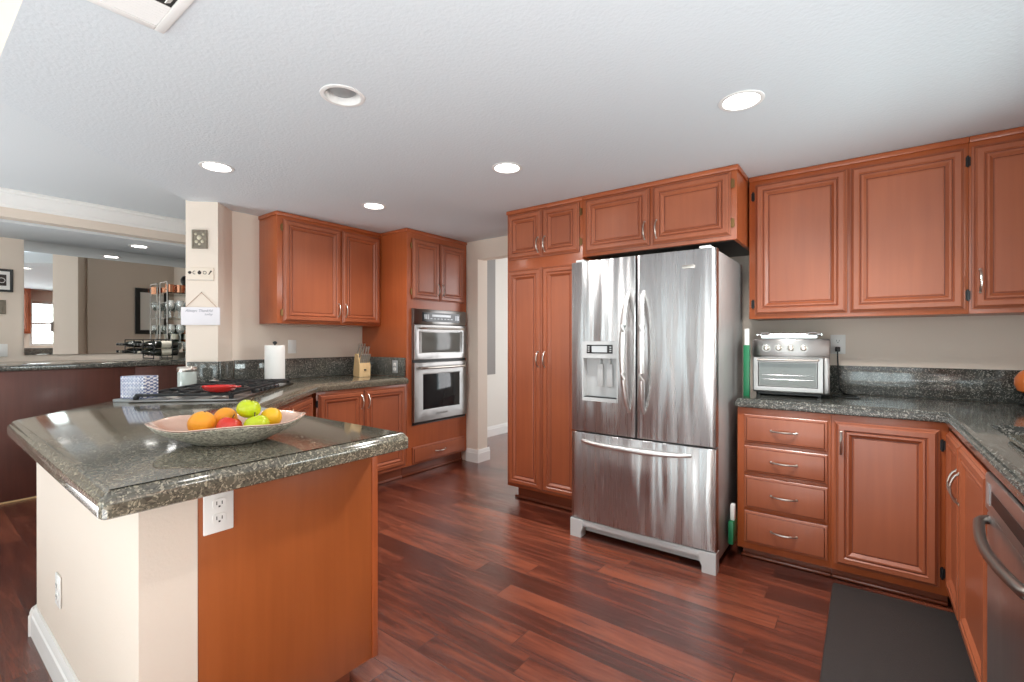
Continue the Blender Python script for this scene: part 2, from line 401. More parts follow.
def text_mesh(name, body, size, loc, mat, parent, shear=0.0, ext=0.0004):
    """raised lettering facing -y, as a plain mesh"""
    cu = bpy.data.curves.new('tmp', 'FONT'); cu.body = body; cu.size = size; cu.extrude = ext; cu.align_x = 'CENTER'; cu.shear = shear; cu.resolution_u = 3
    k = bpy.data.objects.new('tmp', cu); C.objects.link(k)
    dg = bpy.context.evaluated_depsgraph_get(); dg.update()
    me = bpy.data.meshes.new_from_object(k.evaluated_get(dg)); bpy.data.objects.remove(k); bpy.data.curves.remove(cu)
    me.transform(Matrix.Rotation(R(90), 4, 'X')); me.materials.clear(); me.materials.append(mat)
    o = bpy.data.objects.new(name, me); C.objects.link(o); o.parent = parent; o.location = loc
    return o
def arc(p0, p1, bulge, n=10):
    p0 = Vector(p0); p1 = Vector(p1); bu = Vector(bulge)
    return [p0.lerp(p1, i / n) + bu * math.sin(math.pi * i / n) for i in range(n + 1)]

ZC = 2.25       # kitchen ceiling
TOP = 0.912; SB = 0.862
# ------------------------------------------------------------------ structure
struct('floor', MB().box(-6.35, -3.4, -0.1, 1.1, 6.5, 0), FLOOR)
cl = struct('ceiling', MB().prism([(-2.88, 0.245), (1.1, 0.245), (1.1, 3.70), (-4.03, 3.70), (-4.03, 1.64), (-4.05, 1.47), (-3.935, 1.32)], ZC, ZC + 0.14, bev=0), CEIL)
LIGHTS = [(-0.42, 2.167), (-1.68, 2.186), (-2.955, 2.204), (-3.021, 1.158)]
OFFL = (-1.727, 1.134)
cut(cl, [MB().lathe([(0.078, -0.05), (0.078, 0.1)], (x, y, ZC), 32) for x, y in LIGHTS + [OFFL, (-0.42, 0.90)]])
# raised ceiling near the camera with its beige fascia, dining ceiling, bar alcove
struct('wall_fascia', MB().box(-2.88, 0.25, ZC + 0.142, 1.1, 0.35, 2.75).box(-2.88, 0.2445, ZC + 0.001, 1.1, 0.2495, 2.75), WALL)
struct('ceiling_raised', MB().box(-2.90, -3.4, 2.6, 1.1, 0.244, 2.7), CEILS)
struct('ceiling_dining', MB().prism([(-5.40, -3.4), (-2.901, -3.4), (-2.901, 0.26), (-3.94, 1.30), (-4.1, 1.60), (-4.1, 3.4), (-5.40, 3.4)], 2.392, 2.50), CEILS)
struct('ceiling_bar', MB().box(-6.35, -3.4, 2.17, -5.41, 3.4, 2.3), CEILS)
struct('wall_header', MB().box(-5.40, -3.4, 2.19, -5.28, 3.4, 2.392), WALL)
# crown moulding on the header (room side)
prof = [(0, 2.262), (0.012, 2.262), (0.016, 2.275), (0.03, 2.285), (0.036, 2.305), (0.06, 2.335), (0.072, 2.352), (0.072, 2.365), (0.085, 2.375), (0.085, 2.391), (0, 2.391)]
mbc = MB(); n_ = len(prof)
mbc.add([(-5.279 + a, y, z) for y in (-3.4, 3.4) for a, z in prof], [(i, (i + 1) % n_, n_ + (i + 1) % n_, n_ + i) for i in range(n_)] + [tuple(range(n_)), tuple(range(n_, 2 * n_))])
struct('trim_1', mbc, WHITE, 'white crown moulding along the header over the bar')
# walls
struct('wall_back', MB().box(-2.245, 3.56, 0, 1.1, 3.71, 2.39).box(-4.1, 3.60, 0, -3.14, 3.75, 2.39).box(-3.14, 3.60, 2.06, -2.245, 3.71, 2.39), WALL)
struct('wall_left', MB().box(-4.10, 1.622, 0, -3.95, 3.60, 2.39), WALL)
A = (-3.945, 1.306); B = (-3.786, 1.458); Cc = (-4.0, 1.668); D = (-4.155, 1.514)
struct('wall_corner', MB().prism([A, B, Cc, D], 0, 2.39), WALL)
wr = struct('wall_right', MB().box(0.95, -3.2, 0, 1.10, 3.56, 2.75), WALL)
cut(wr, [MB().box(0.8, 1.72, 1.13, 1.3, 2.90, 2.03), MB().box(0.8, -2.6, 0.8, 1.3, -0.8, 2.1)])
wf = struct('wall_front', MB().box(-6.35, -3.35, 0, 1.1, -3.2, 2.75), WALL)
cut(wf, [MB().box(-4.9, -3.6, 0.15, -4.0, -3.0, 2.25), MB().box(-3.3, -3.6, 0.15, -2.9, -3.0, 2.25), MB().box(-2.6, -3.6, 0.15, -1.7, -3.0, 2.25), MB().box(-1.10, -3.6, 0.4, 0.80, -3.0, 2.3)])
struct('wall_bar', MB().box(-6.35, -3.2, 0, -6.22, 2.60, 2.17), WALL)
struct('wall_bar_end', MB().box(-6.35, 2.60, 0, -4.10, 2.75, 2.39), WALL)
struct('wall_hall_left', MB().box(-4.0, 3.751, 0, -3.87, 6.3, 2.39), HALLW)
struct('wall_hall_end', MB().box(-4.0, 6.3, 0, -1.2, 6.45, 2.39), HALLW)
wh = struct('wall_hall_right', MB().box(-1.5, 3.711, 0, -1.35, 6.3, 2.39), HALLW)
cut(wh, [MB().box(-1.8, 4.5, 0.5, -1.2, 5.9, 2.1)])
struct('ceiling_hall', MB().box(-4.0, 3.76, 2.391, -1.2, 6.45, 2.5), CEILS)
def bb(name, pts, h=0.13, th=0.016, mat=WHITE):
    """baseboard along a polyline, thickness to the left of travel"""
    mb = MB()
    for (x0, y0), (x1, y1) in zip(pts[:-1], pts[1:]):
        L = math.hypot(x1 - x0, y1 - y0); M = Matrix.Translation((x0, y0, 0)) @ Matrix.Rotation(math.atan2(y1 - y0, x1 - x0), 4, 'Z')
        pr = [(0, 0), (th, 0), (th, h * 0.72), (th * 0.75, h * 0.76), (th * 0.75, h * 0.84), (th * 0.35, h), (0, h)]
        k = len(pr)
        mb.add([M @ Vector((xx, -a, z)) for xx in (-0.0, L + th) for a, z in pr], [(i, (i + 1) % k, k + (i + 1) % k, k + i) for i in range(k)] + [tuple(range(k)), tuple(range(k, 2 * k))])
    return struct(name, mb, mat)
bb('baseboard_opening', [(-3.29, 3.599), (-3.139, 3.599), (-3.139, 3.76)], h=0.13)
bb('baseboard_hall', [(-3.869, 3.76), (-3.869, 6.3)], h=0.13)
bb('baseboard_front', [(-6.2, -3.198), (-4.7, -3.198)][::1], h=0.1)

# knee wall of the peninsula (outer side), wraps the diagonal
KW = [(-1.463, 0.381), (-1.463, 0.512), (-2.74, 0.512), (-3.83, 1.345), (-3.92, 1.305), (-2.80, 0.381)]
struct('wall_peninsula', MB().prism(KW, 0, SB - 0.001), WALL)
bb('baseboard_peninsula', [(-3.90, 1.29), (-2.80, 0.380), (-1.447, 0.380)], h=0.12, th=0.018)

# ------------------------------------------------------------------ windows
def window(name, w, h, loc, rz, cols=1, rows=2, label=None, grid=False):
    t = bpy.data.objects.new(name, None); C.objects.link(t); t.location = loc; t.rotation_euler = (0, 0, R(rz)); t['kind'] = 'structure'
    if label: t['label'] = label
    mb = MB(); f = 0.05
    mb.box(-w / 2, 0, 0, -w / 2 + f, 0.08, h); mb.box(w / 2 - f, 0, 0, w / 2, 0.08, h); mb.box(-w / 2 + f, 0, 0, w / 2 - f, 0.08, f); mb.box(-w / 2 + f, 0, h - f, w / 2 - f, 0.08, h)
    for i in range(1, cols): x = -w / 2 + w * i / cols; mb.box(x - 0.035, 0.01, f, x + 0.035, 0.07, h - f)
    for i in range(1, rows): z = h * i / rows; mb.box(-w / 2 + f, 0.02, z - 0.02, w / 2 - f, 0.06, z + 0.02)
    mb.build('window_frame', WHITE, t)
    MB().box(-w / 2 + f, 0.035, f, w / 2 - f, 0.041, h - f).build('pane', GLASS, t)
    return t
window('window_1', 1.18, 0.90, (1.0, 2.31, 1.13), -90, 2, 2)
window('window_2', 1.90, 1.90, (-0.15, -3.25, 0.4), 180, 3, 2)
window('window_added_side', 1.80, 1.30, (1.0, -1.7, 0.8), -90, 2, 1)  # unseen window, added for the side fill lamp
window('window_4', 0.9, 2.1, (-4.45, -3.25, 0.15), 180, 1, 1)
window('window_5', 0.4, 2.1, (-3.1, -3.25, 0.15), 180, 1, 1)
window('window_6', 0.9, 2.1, (-2.15, -3.25, 0.15), 180, 1, 1)
window('window_added_hall', 1.4, 1.6, (-1.45, 5.2, 0.5), -90, 2, 2)  # unseen window, added for the hall fill lamp
# ------------------------------------------------------------------ cabinet kit
DPROF = [(0, 0), (0, 0.010), (0.006, 0.012), (0.009, 0.017), (0.011, 0.017), (0.018, 0.0235), (0.040, 0.0235), (0.046, 0.017), (0.049, 0.017), (0.053, 0.0215), (0.060, 0.0215), (0.074, 0.0095), (0.078, 0.0095), (0.082, 0.0120)]
DDARK = (0, 3, 7, 11)
GLAZE = wood('dark_glazed_groove', (104, 50, 30), (126, 62, 38), rough=0.5, coat=0.1)
RPROF = [(0, 0), (0, 0.010), (0.004, 0.013), (0.012, 0.015), (0.016, 0.021), (0.020, 0.022)]
def pull(parent, x, z, vertical=True, L=0.11, y=-0.021, mat=None, r=0.0048, name='handle', bulge=0.028):
    p = []
    n = 12
    for i in range(n + 1):
        u = i / n; d = (-L / 2 + L * u); o = bulge * math.sin(math.pi * u) ** 0.6
        p.append((x, y - o, z + d) if vertical else (x + d, y - o, z))
    mb = MB().tube(p, r, 8)
    for sg in (-1, 1):
        q = (x, y, z + sg * L / 2) if vertical else (x + sg * L / 2, y, z)
        mb.sphere(q, r * 1.5, 10)
    return mb.build(name, mat or NICKEL, parent)
def hinge(parent, x, z, mat=None, y=-0.003):
    MB().tube([(x, y - 0.006, z - 0.028), (x, y - 0.006, z + 0.028)], 0.0045, 8).box(x - 0.010, y - 0.004, z - 0.022, x + 0.010, y + 0.002, z + 0.022).build('hinge', mat or BRASS, parent)
def door(parent, x0, z0, x1, z1, hs=None, hz=None, L=0.11, name='door', mat=None, hng=None, hmat=None, prof=None):
    """hs: 'l' / 'r' handle side; hng: hinge side"""
    d = MB().rings(x0, z0, x1, z1, prof or DPROF, dark=DDARK).build(name, [mat or DOORW, GLAZE], parent, angle=20)
    if hs: pull(d, x0 + 0.028 if hs == 'l' else x1 - 0.028, hz, True, L)
    if hng:
        for z in (z0 + 0.07, z1 - 0.07): hinge(d, x0 - 0.009 if hng == 'l' else x1 + 0.009, z, hmat)
    return d
def drawer(parent, x0, z0, x1, z1, name='drawer', L=0.12, prof=None):
    d = MB().rings(x0, z0, x1, z1, prof or RPROF, dark=(0, 3)).build(name, [DOORW, GLAZE], parent, angle=20)
    pull(d, (x0 + x1) / 2, (z0 + z1) / 2, False, L)
    return d

# --- pantry (fridge wall, left)
YF = 2.93
t = thing('pantry_cabinet', 'tall cherry pantry cabinet with two long doors left of the fridge', 'cabinet', (-2.245, YF, 0))
W = 0.662
MB().box(0, 0, 0.105, W, 0.625, ZC - 0.002, 0.0015).build('body', CAB, t)
MB().box(0.05, 0.075, 0.0, W, 0.62, 0.104).build('toe_kick', KICKW, t)
MB().tube([(0.03, 0.066, 0.011), (W, 0.066, 0.011)], 0.010, 8).build('kick_trim', KICKW, t)
MB().box(-0.006, -0.012, ZC - 0.032, W, 0.0, ZC - 0.003, 0.004).build('top_moulding', CAB, t)
door(t, 0.012, 1.862, 0.327, 2.212, 'r', 1.95, hng=None); door(t, 0.331, 1.862, 0.640, 2.212, 'l', 1.95, hng='r')
door(t, 0.012, 0.122, 0.327, 1.782, 'r', 1.10); door(t, 0.331, 0.122, 0.640, 1.782, 'l', 1.10)
# --- over-fridge cabinet
t = thing('fridge_top_cabinet', 'cherry bridge cabinet with two wide doors above the stainless fridge', 'cabinet', (-1.582, YF, 0))
W = 0.993
MB().box(0, 0, 1.822, W, 0.625, ZC - 0.002, 0.0015).build('body', CAB, t)
MB().box(0.02, 0.02, 1.819, W - 0.02, 0.60, 1.8215).build('bottom_panel', BLACK, t)
MB().box(0, -0.012, ZC - 0.032, W + 0.008, 0.0, ZC - 0.003, 0.004).box(W, 0, ZC - 0.032, W + 0.010, 0.27, ZC - 0.003, 0.003).build('top_moulding', CAB, t)
door(t, 0.026, 1.845, 0.482, 2.212, 'r', 1.94, hng=None); door(t, 0.502, 1.845, 0.961, 2.212, 'l', 1.94, hng='r')
# --- right upper cabinets
YU = 3.225
t = thing('wall_cabinet', 'two-door cherry wall cabinet above the toaster oven', 'cabinet', (-0.5785, YU, 0), 0, 'upper cabinets right of the fridge')
W = 0.987
MB().box(0, 0, 1.372, W, 0.333, ZC - 0.002, 0.0015).build('body', CAB, t)
MB().box(0, -0.012, ZC - 0.032, W, 0.0, ZC - 0.003, 0.004).build('top_moulding', CAB, t)
door(t, 0.032, 1.393, 0.497, 2.195, None, hng='l', hmat=BLACK); door(t, 0.508, 1.393, 0.974, 2.195, None, hng='r', hmat=BLACK)
t = thing('wall_cabinet', 'cherry wall cabinet cut by the right edge, beside the two-door one', 'cabinet', (0.409, YU, 0), 0, 'upper cabinets right of the fridge')
W = 0.54
MB().box(0, 0, 1.372, W, 0.333, ZC - 0.002, 0.0015).build('body', CAB, t)
MB().box(0, -0.012, ZC - 0.032, W, 0.0, ZC - 0.003, 0.004).build('top_moulding', CAB, t)
door(t, 0.010, 1.393, 0.50, 2.195, 'l', 1.53)
# --- upper cabinet on the right wall (seen in the bar mirror only)
t = thing('wall_cabinet', 'cherry wall cabinet seen only in the bar mirror', 'cabinet', (0.62, 1.70, 0), -90)
MB().box(0, 0, 1.372, 0.9, 0.325, ZC - 0.002, 0.002).build('body', CAB, t)
door(t, 0.02, 1.393, 0.445, 2.195, 'r', 1.5); door(t, 0.455, 1.393, 0.88, 2.195, 'l', 1.5)
# --- base cabinet: drawers + door on fridge wall
t = thing('base_cabinet', 'cherry base cabinet with four stacked drawers beside the fridge', 'cabinet', (-0.586, YF, 0), 0, 'base cabinets on the right')
W = 0.444
MB().box(0, 0, 0.062, W, 0.625, SB - 0.001, 0.0015).build('body', CAB, t)
MB().box(0.02, 0.055, 0.0, W, 0.62, 0.061).build('toe_kick', KICKW, t)
MB().box(0.012, 0.034, 0.0, W, 0.054, 0.018, 0.008).build('kick_trim', KICKW, t)
for a, b_ in ((0.664, 0.823), (0.497, 0.648), (0.296, 0.478), (0.100, 0.281)): drawer(t, 0.037, a, 0.431, b_)
t = thing('base_cabinet', 'single-door cherry base cabinet in the right counter corner', 'cabinet', (-0.141, YF, 0), 0, 'base cabinets on the right')
W = 0.449
MB().box(0, 0, 0.062, W, 0.625, SB - 0.001, 0.0015).build('body', CAB, t)
MB().box(0, 0.055, 0.0, W, 0.62, 0.061).build('toe_kick', KICKW, t)
MB().box(0, 0.034, 0.0, W, 0.054, 0.018, 0.008).build('kick_trim', KICKW, t)
door(t, 0.014, 0.096, 0.416, 0.826, 'l', 0.72, hng='r', hmat=BLACK)
# --- right run under the sink (faces -X)
XR = 0.312
t = thing('sink_cabinet', 'cherry sink base cabinet with two doors and arched pulls at right', 'cabinet', (XR, 2.926, 0), -90, 'base cabinets on the right')
W = 0.949
mb = MB().box(0, 0, 0.105, W, 0.02, SB - 0.001).box(0, 0.02, 0.105, 0.018, 0.63, SB - 0.001).box(W - 0.018, 0.02, 0.105, W, 0.63, SB - 0.001).box(0.018, 0.02, 0.105, W - 0.018, 0.63, 0.123)
mb.build('body', CAB, t)
MB().box(0, 0.06, 0.0, W, 0.60, 0.104).build('toe_kick', KICKW, t)
door(t, 0.05, 0.12, 0.405, 0.832, 'r', 0.665, L=0.12); door(t, 0.411, 0.12, 0.925, 0.832, 'l', 0.665, L=0.12)
# dishwasher
t = thing('dishwasher', 'stainless dishwasher with curved grey bar handle at lower right', 'dishwasher', (XR, 1.975, 0), -90)
W = 0.60
MB().box(0.002, 0.02, 0.105, W, 0.58, SB - 0.002).build('body', BLACK, t)
MB().box(0.004, -0.022, 0.12, W - 0.004, 0.018, 0.735, 0.006).build('door', STEELB, t)
c_ = MB().box(0.004, -0.026, 0.74, W - 0.004, 0.018, SB - 0.012, 0.006).build('control_panel', STEELB, t)
MB().box(0.035, -0.0275, 0.765, 0.075, -0.0262, 0.825).build('badge', LGREY, c_)
MB().box(0.10, -0.0275, 0.775, 0.52, -0.0262, 0.812).build('display', BLACK, c_)
MB().box(0.01, 0.03, 0.0, W - 0.01, 0.06, 0.104).build('kick_plate', BLACK, t)
pts = [(0.035, -0.022, 0.715), (0.040, -0.036, 0.713)] + arc((0.055, -0.046, 0.71), (0.545, -0.046, 0.71), (0, -0.022, -0.004), 14) + [(0.56, -0.036, 0.713), (0.565, -0.022, 0.715)]
MB().tube(pts, 0.013, 12).build('handle', DKSTEEL, t)
t = thing('base_cabinet', 'cherry base cabinet past the dishwasher, outside the picture', 'cabinet', (XR, 1.372, 0), -90)
MB().box(0, 0, 0.105, 0.9, 0.63, SB - 0.001, 0.002).build('body', CAB, t)
door(t, 0.02, 0.12, 0.49, 0.832, 'r', 0.7); door(t, 0.50, 0.12, 0.88, 0.832, 'l', 0.7)

# --- left wall run
XL = -3.29
t = thing('oven_cabinet', 'tall cherry cabinet holding the built-in double oven', 'cabinet', (XL, 2.805, 0), 90)
W = 0.788; DD = 0.655
mb = MB().box(0, 0, 0.105, 0.058, DD, ZC - 0.002).box(W - 0.036, 0, 0.105, W, DD, ZC - 0.002).box(0.058, 0, 1.525, W - 0.036, DD, ZC - 0.002).box(0.058, 0, 0.105, W - 0.036, DD, 0.468).box(0.058, DD - 0.03, 0.468, W - 0.036, DD, 1.525)
mb.build('body', CAB, t)
MB().box(0.0, 0.07, 0.0, W, DD, 0.104).build('toe_kick', KICKW, t)
MB().box(0.0, 0.052, 0.0, W, 0.069, 0.018, 0.006).build('kick_trim', KICKW, t)
MB().box(-0.010, -0.012, ZC - 0.032, W, 0.0, ZC - 0.003, 0.004).box(-0.010, 0.0, ZC - 0.032, 0, 0.36, ZC - 0.003, 0.003).build('top_moulding', CAB, t)
door(t, 0.058, 1.612, 0.395, 2.170, 'r', 1.72, hng='l'); door(t, 0.400, 1.612, 0.750, 2.170, 'l', 1.72)
drawer(t, 0.060, 0.115, 0.745, 0.265, L=0.13)
# double oven
t = thing('wall_oven', 'stainless built-in microwave and oven stack in the tall cabinet', 'oven', (XL, 2.863, 0), 90)
W = 0.694
MB().box(0.004, 0.004, 0.475, W - 0.006, 0.55, 1.520).build('body', BLACK, t)
MB().box(-0.004, -0.008, 0.463, W + 0.004, -0.001, 1.530, 0.002).build('trim_frame', STEELO, t)
c_ = MB().box(0.0, -0.030, 1.392, W, -0.009, 1.526, 0.004).build('control_panel', STEELO, t)
MB().box(0.10, -0.032, 1.415, W - 0.10, -0.0305, 1.500).build('display', BLKGLASS, c_)
mb = MB()
for i in range(7): mb.box(0.20 + 0.045 * i, -0.0335, 1.44, 0.225 + 0.045 * i, -0.0322, 1.446)
for i in range(3): mb.box(0.125 + 0.022 * i, -0.0335, 1.435, 0.137 + 0.022 * i, -0.0322, 1.482); mb.box(0.535 + 0.02 * i, -0.0335, 1.435, 0.545 + 0.02 * i, -0.0322, 1.482)
mb.box(0.22, -0.0335, 1.462, 0.47, -0.0322, 1.484)
mb.build('buttons', LGREY, c_)
d_ = MB().rings(0.0, 1.062, W, 1.385, [(0, 0), (0, 0.024), (0.004, 0.027), (0.05, 0.027), (0.06, 0.022)], y=-0.009).build('microwave_door', STEELO, t)
MB().box(0.095, -0.033, 1.125, W - 0.095, -0.0305, 1.315, 0.001).build('window', SMOKEGLASS, d_)
MB().tube([(0.07, -0.036, 1.350), (0.07, -0.062, 1.350)] + arc((0.085, -0.066, 1.350), (W - 0.085, -0.066, 1.350), (0, -0.006, 0), 10) + [(W - 0.07, -0.062, 1.350), (W - 0.07, -0.036, 1.350)], 0.010, 10).build('handle', NICKEL, d_)
MB().box(0.0, -0.020, 1.038, W, -0.009, 1.060).build('vent_gap', BLACK, t)
d_ = MB().rings(0.0, 0.492, W, 1.036, [(0, 0), (0, 0.026), (0.004, 0.029), (0.10, 0.029), (0.104, 0.027)], y=-0.009).build('oven_door', STEELO, t)
MB().box(0.105, -0.0385, 0.60, W - 0.105, -0.0362, 0.925, 0.001).build('window', BLKGLASS, d_)
MB().tube([(0.06, -0.038, 0.985), (0.06, -0.068, 0.985)] + arc((0.075, -0.073, 0.985), (W - 0.075, -0.073, 0.985), (0, -0.008, 0), 10) + [(W - 0.06, -0.068, 0.985), (W - 0.06, -0.038, 0.985)], 0.012, 10).build('handle', NICKEL, d_)
MB().box(0.0, -0.018, 0.470, W, -0.009, 0.489).build('bottom_vent', BLACK, t)
text_mesh('lettering', 'KitchenAid', 0.032, (W / 2, -0.0388, 0.540), DKSTEEL, d_)
# left base cabinets
t = thing('base_cabinet', 'two-door cherry base cabinet under the knife block counter', 'cabinet', (XL, 1.935, 0), 90)
W = 0.868
MB().box(0, 0, 0.105, W, 0.655, SB - 0.001, 0.0015).build('body', CAB, t)
MB().box(0.0, 0.07, 0.0, W, 0.65, 0.104).build('toe_kick', KICKW, t)
MB().box(0.0, 0.052, 0.0, W, 0.069, 0.018, 0.006).build('kick_trim', KICKW, t)
door(t, 0.012, 0.125, 0.412, 0.832, 'r', 0.74, hng='l', hmat=BLACK); door(t, 0.418, 0.125, 0.845, 0.832, 'l', 0.74)
# diagonal cooktop cabinet
s2 = math.sqrt(0.5)
ox, oy = -2.474, 1.095   # right-hand end of the diagonal face, seen from the kitchen
t = thing('cooktop_cabinet', 'diagonal cherry base cabinet beneath the gas cooktop', 'cabinet', (ox, oy, 0), 135)
Wd = 1.148
MB().box(0.03, 0, 0.105, Wd - 0.03, 0.48, SB - 0.001, 0.0015).build('body', CAB, t)
MB().box(0.06, 0.07, 0, Wd - 0.06, 0.48, 0.104).build('toe_kick', KICKW, t)
door(t, 0.10, 0.125, 0.57, 0.832, 'r', 0.74); door(t, 0.58, 0.125, 1.08, 0.832, 'l', 0.74)
# peninsula cabinet, its end panel is the big wood face
t = thing('peninsula_cabinet', 'peninsula base cabinet with a plain orange-brown veneer end panel', 'cabinet', (-1.463, 0.514, 0))
MB().box(-0.95, 0, 0.10, -0.02, 0.575, SB - 0.001).build('body', CAB, t)
MB().box(-0.019, 0, 0.062, 0, 0.590, SB - 0.001, 0.001).build('end_panel', PANELW, t)
MB().box(-0.0005, 0.566, 0.062, 0.004, 0.591, SB - 0.001, 0.001).build('corner_strip', CAB, t)
MB().box(-0.95, 0, 0.0, -0.04, 0.50, 0.099).build('toe_kick', KICKW, t)
tt = thing('wall_cabinet', 'two-door cherry wall cabinet between column and oven cabinet', 'cabinet', (-3.66, 1.826, 0), 90)
W = 0.975
MB().box(0, 0, 1.374, W, 0.288, ZC - 0.002, 0.0015).build('body', CAB, tt)
MB().box(-0.010, -0.012, ZC - 0.032, W, 0.0, ZC - 0.003, 0.004).box(-0.010, 0, ZC - 0.032, 0, 0.285, ZC - 0.003, 0.003).build('top_moulding', CAB, tt)
door(tt, 0.045, 1.388, 0.552, 2.196, 'r', 1.50, hng='l'); door(tt, 0.566, 1.388, 0.962, 2.196, 'l', 1.50)
# doors of the peninsula cabinet on its kitchen side (face +Y)
sub = [(0.03, 0.46), (0.47, 0.90)]
for i, (a, b_) in enumerate(sub):
    d_ = MB().rings(a, 0.125, b_, 0.832, DPROF).build('door', DOORW, t, angle=20)
    d_.location = (-0.03, 0.576, 0); d_.rotation_euler = (0, 0, R(180))
    pull(d_, b_ - 0.03 if i == 0 else a + 0.03, 0.74)

# ------------------------------------------------------------------ countertops
def slab_profile(poly, name, mat, label):
    """slab with a two-step rounded edge"""
    mb = MB()
    mb.prism(poly, SB + 0.004, TOP - 0.012, bev=0.005, seg=2, bevtop=False)
    return mb
def inset(poly, d):
    n = len(poly); out = []
    for i in range(n):
        p0 = Vector(poly[i - 1]); p1 = Vector(poly[i]); p2 = Vector(poly[(i + 1) % n])
        e1 = (p1 - p0).normalized(); e2 = (p2 - p1).normalized()
        n1 = Vector((-e1.y, e1.x)); n2 = Vector((-e2.y, e2.x))
        k = (n1 + n2); k = k / max(0.2, k.dot(n1)) if k.length > 1e-6 else n1
        q = p1 + k * d; out.append((q.x, q.y))
    return out
def roundc(poly, r, idx, n=5):
    out = []
    N = len(poly)
    for i in range(N):
        p = Vector(poly[i])
        if i not in idx: out.append((p.x, p.y)); continue
        a = (Vector(poly[i - 1]) - p).normalized(); b_ = (Vector(poly[(i + 1) % N]) - p).normalized()
        p0 = p + a * r; p1 = p + b_ * r
        for k in range(n + 1):
            u = k / n; q = (1 - u) ** 2 * p0 + 2 * u * (1 - u) * p + u ** 2 * p1; out.append((q.x, q.y))
    return out
def slab(poly, mats, name, parent, lip=False):
    prof = [(0.006, SB), (0.001, SB + 0.004), (0, SB + 0.012), (0, SB + 0.026), (0.003, SB + 0.033), (0.008, SB + 0.036), (0.010, SB + 0.0385), (0.013, SB + 0.044), (0.018, SB + 0.048), (0.026, TOP)]
    if lip: prof = [(0.022, SB), (0.022, SB - 0.010), (0.006, SB - 0.010), (0.001, SB - 0.006)] + prof[2:]
    mb = MB(); n = len(poly); vs = []; fs = []
    for d, z in prof: vs += [(x, y, z) for x, y in inset(poly, d)]
    for k in range(len(prof) - 1):
        for i in range(n): j = (i + 1) % n; fs.append((k * n + i, k * n + j, k * n + n + j, k * n + n + i))
    fs.append(tuple(range(n))[::-1]); fs.append(tuple(range((len(prof) - 1) * n, len(prof) * n)))
    mb.add(vs, fs); return mb.build(name, mats, parent, angle=40)
P = [(-2.80, 0.294), (-1.302, 0.272), (-1.302, 1.128), (-2.463, 1.128), (-3.262, 1.927), (-3.262, 2.8035), (-3.947, 2.8035), (-3.947, 1.630), (-3.775, 1.458), (-3.925, 1.296)]
P = roundc(P, 0.022, [0, 1, 2])
t = thing('countertop', 'L-shaped speckled granite countertop from peninsula to oven cabinet', 'countertop')
slab(P, GRAN, 'worktop', t, True)
def splash(parent, p0, p1, h=0.172, th=0.02, z=TOP, mat=GRAND, side=1):
    """upright granite strip from p0 to p1, thickness to the left of travel"""
    L = math.hypot(p1[0] - p0[0], p1[1] - p0[1]); M = Matrix.Translation((p0[0], p0[1], 0)) @ Matrix.Rotation(math.atan2(p1[1] - p0[1], p1[0] - p0[0]), 4, 'Z')
    MB().box(0, 0, z + 0.0005, L, th * side, z + h, 0.002, M=M).build('backsplash', mat, parent)
splash(t, (-3.928, 1.630), (-3.928, 2.78), side=1)
splash(t, (-3.925, 2.783), (-3.30, 2.783), side=1)
splash(t, (-3.778, 1.455), (-3.922, 1.599), side=-1)
splash(t, (-3.916, 1.303), (-3.768, 1.451), side=1, th=0.014)
# right L worktop
t2 = thing('countertop', 'dark granite countertop with white sink on the right', 'countertop')
P2 = [(-0.600, 2.903), (0.286, 2.903), (0.286, 0.45), (0.947, 0.45), (0.947, 3.557), (-0.600, 3.557)]
wt = slab(roundc(P2, 0.025, [0]), GRAND, 'worktop', t2)
cut(wt, [MB().prism(roundc([(0.385, 1.99), (0.80, 1.99), (0.80, 2.59), (0.385, 2.59)], 0.04, [0, 1, 2, 3]), 0.5, 1.0)])
splash(t2, (-0.58, 3.537), (0.925, 3.537), side=1)
splash(t2, (0.927, 3.536), (0.927, 0.45), side=1)
# sink
t = thing('sink', 'white undermount sink basin in the right countertop', 'sink', (0.5925, 2.29, 0))
ri = []
def rr(hx, hy, r, z, n=6):
    out = []
    for cx, cy, a0 in ((hx - r, hy - r, 0), (-hx + r, hy - r, 90), (-hx + r, -hy + r, 180), (hx - r, -hy + r, 270)):
        for k in range(n + 1):
            a = R(a0 + 90 * k / n); out.append((cx + r * math.cos(a), cy + r * math.sin(a), z))
    return out
lv = [(0.222, 0.312, 0.05, SB - 0.003), (0.204, 0.297, 0.045, SB - 0.003), (0.200, 0.293, 0.06, SB - 0.02), (0.19, 0.28, 0.07, 0.70), (0.15, 0.24, 0.08, 0.675)]
lo = [(0.14, 0.23, 0.08, 0.662), (0.20, 0.295, 0.07, 0.69), (0.212, 0.303, 0.05, SB - 0.02), (0.222, 0.312, 0.05, SB - 0.012)]
mb = MB(); vs = []; seq = lo + lv
for hx, hy, r_, z in seq: vs += rr(hx, hy, r_, z)
K = 28; fs = []
for k in range(len(seq) - 1):
    for i in range(K): j = (i + 1) % K; fs.append((k * K + i, k * K + j, (k + 1) * K + j, (k + 1) * K + i))
fs.append(tuple(range(K))[::-1]); fs.append(tuple(range((len(seq) - 1) * K, len(seq) * K)))
mb.add(vs, fs).build('basin', CERAM, t)
MB().lathe([(0.04, 0.676), (0.045, 0.678), (0.035, 0.680), (0.02, 0.677)], (0, 0, 0), 20).build('drain', CHROME, t)
tag(MB().box(0.372, 1.60, TOP + 0.001, 0.80, 2.205, TOP + 0.022, 0.006).build('cutting_board', GRAN), 'speckled stone board lying across the sink at right edge', 'cutting board')

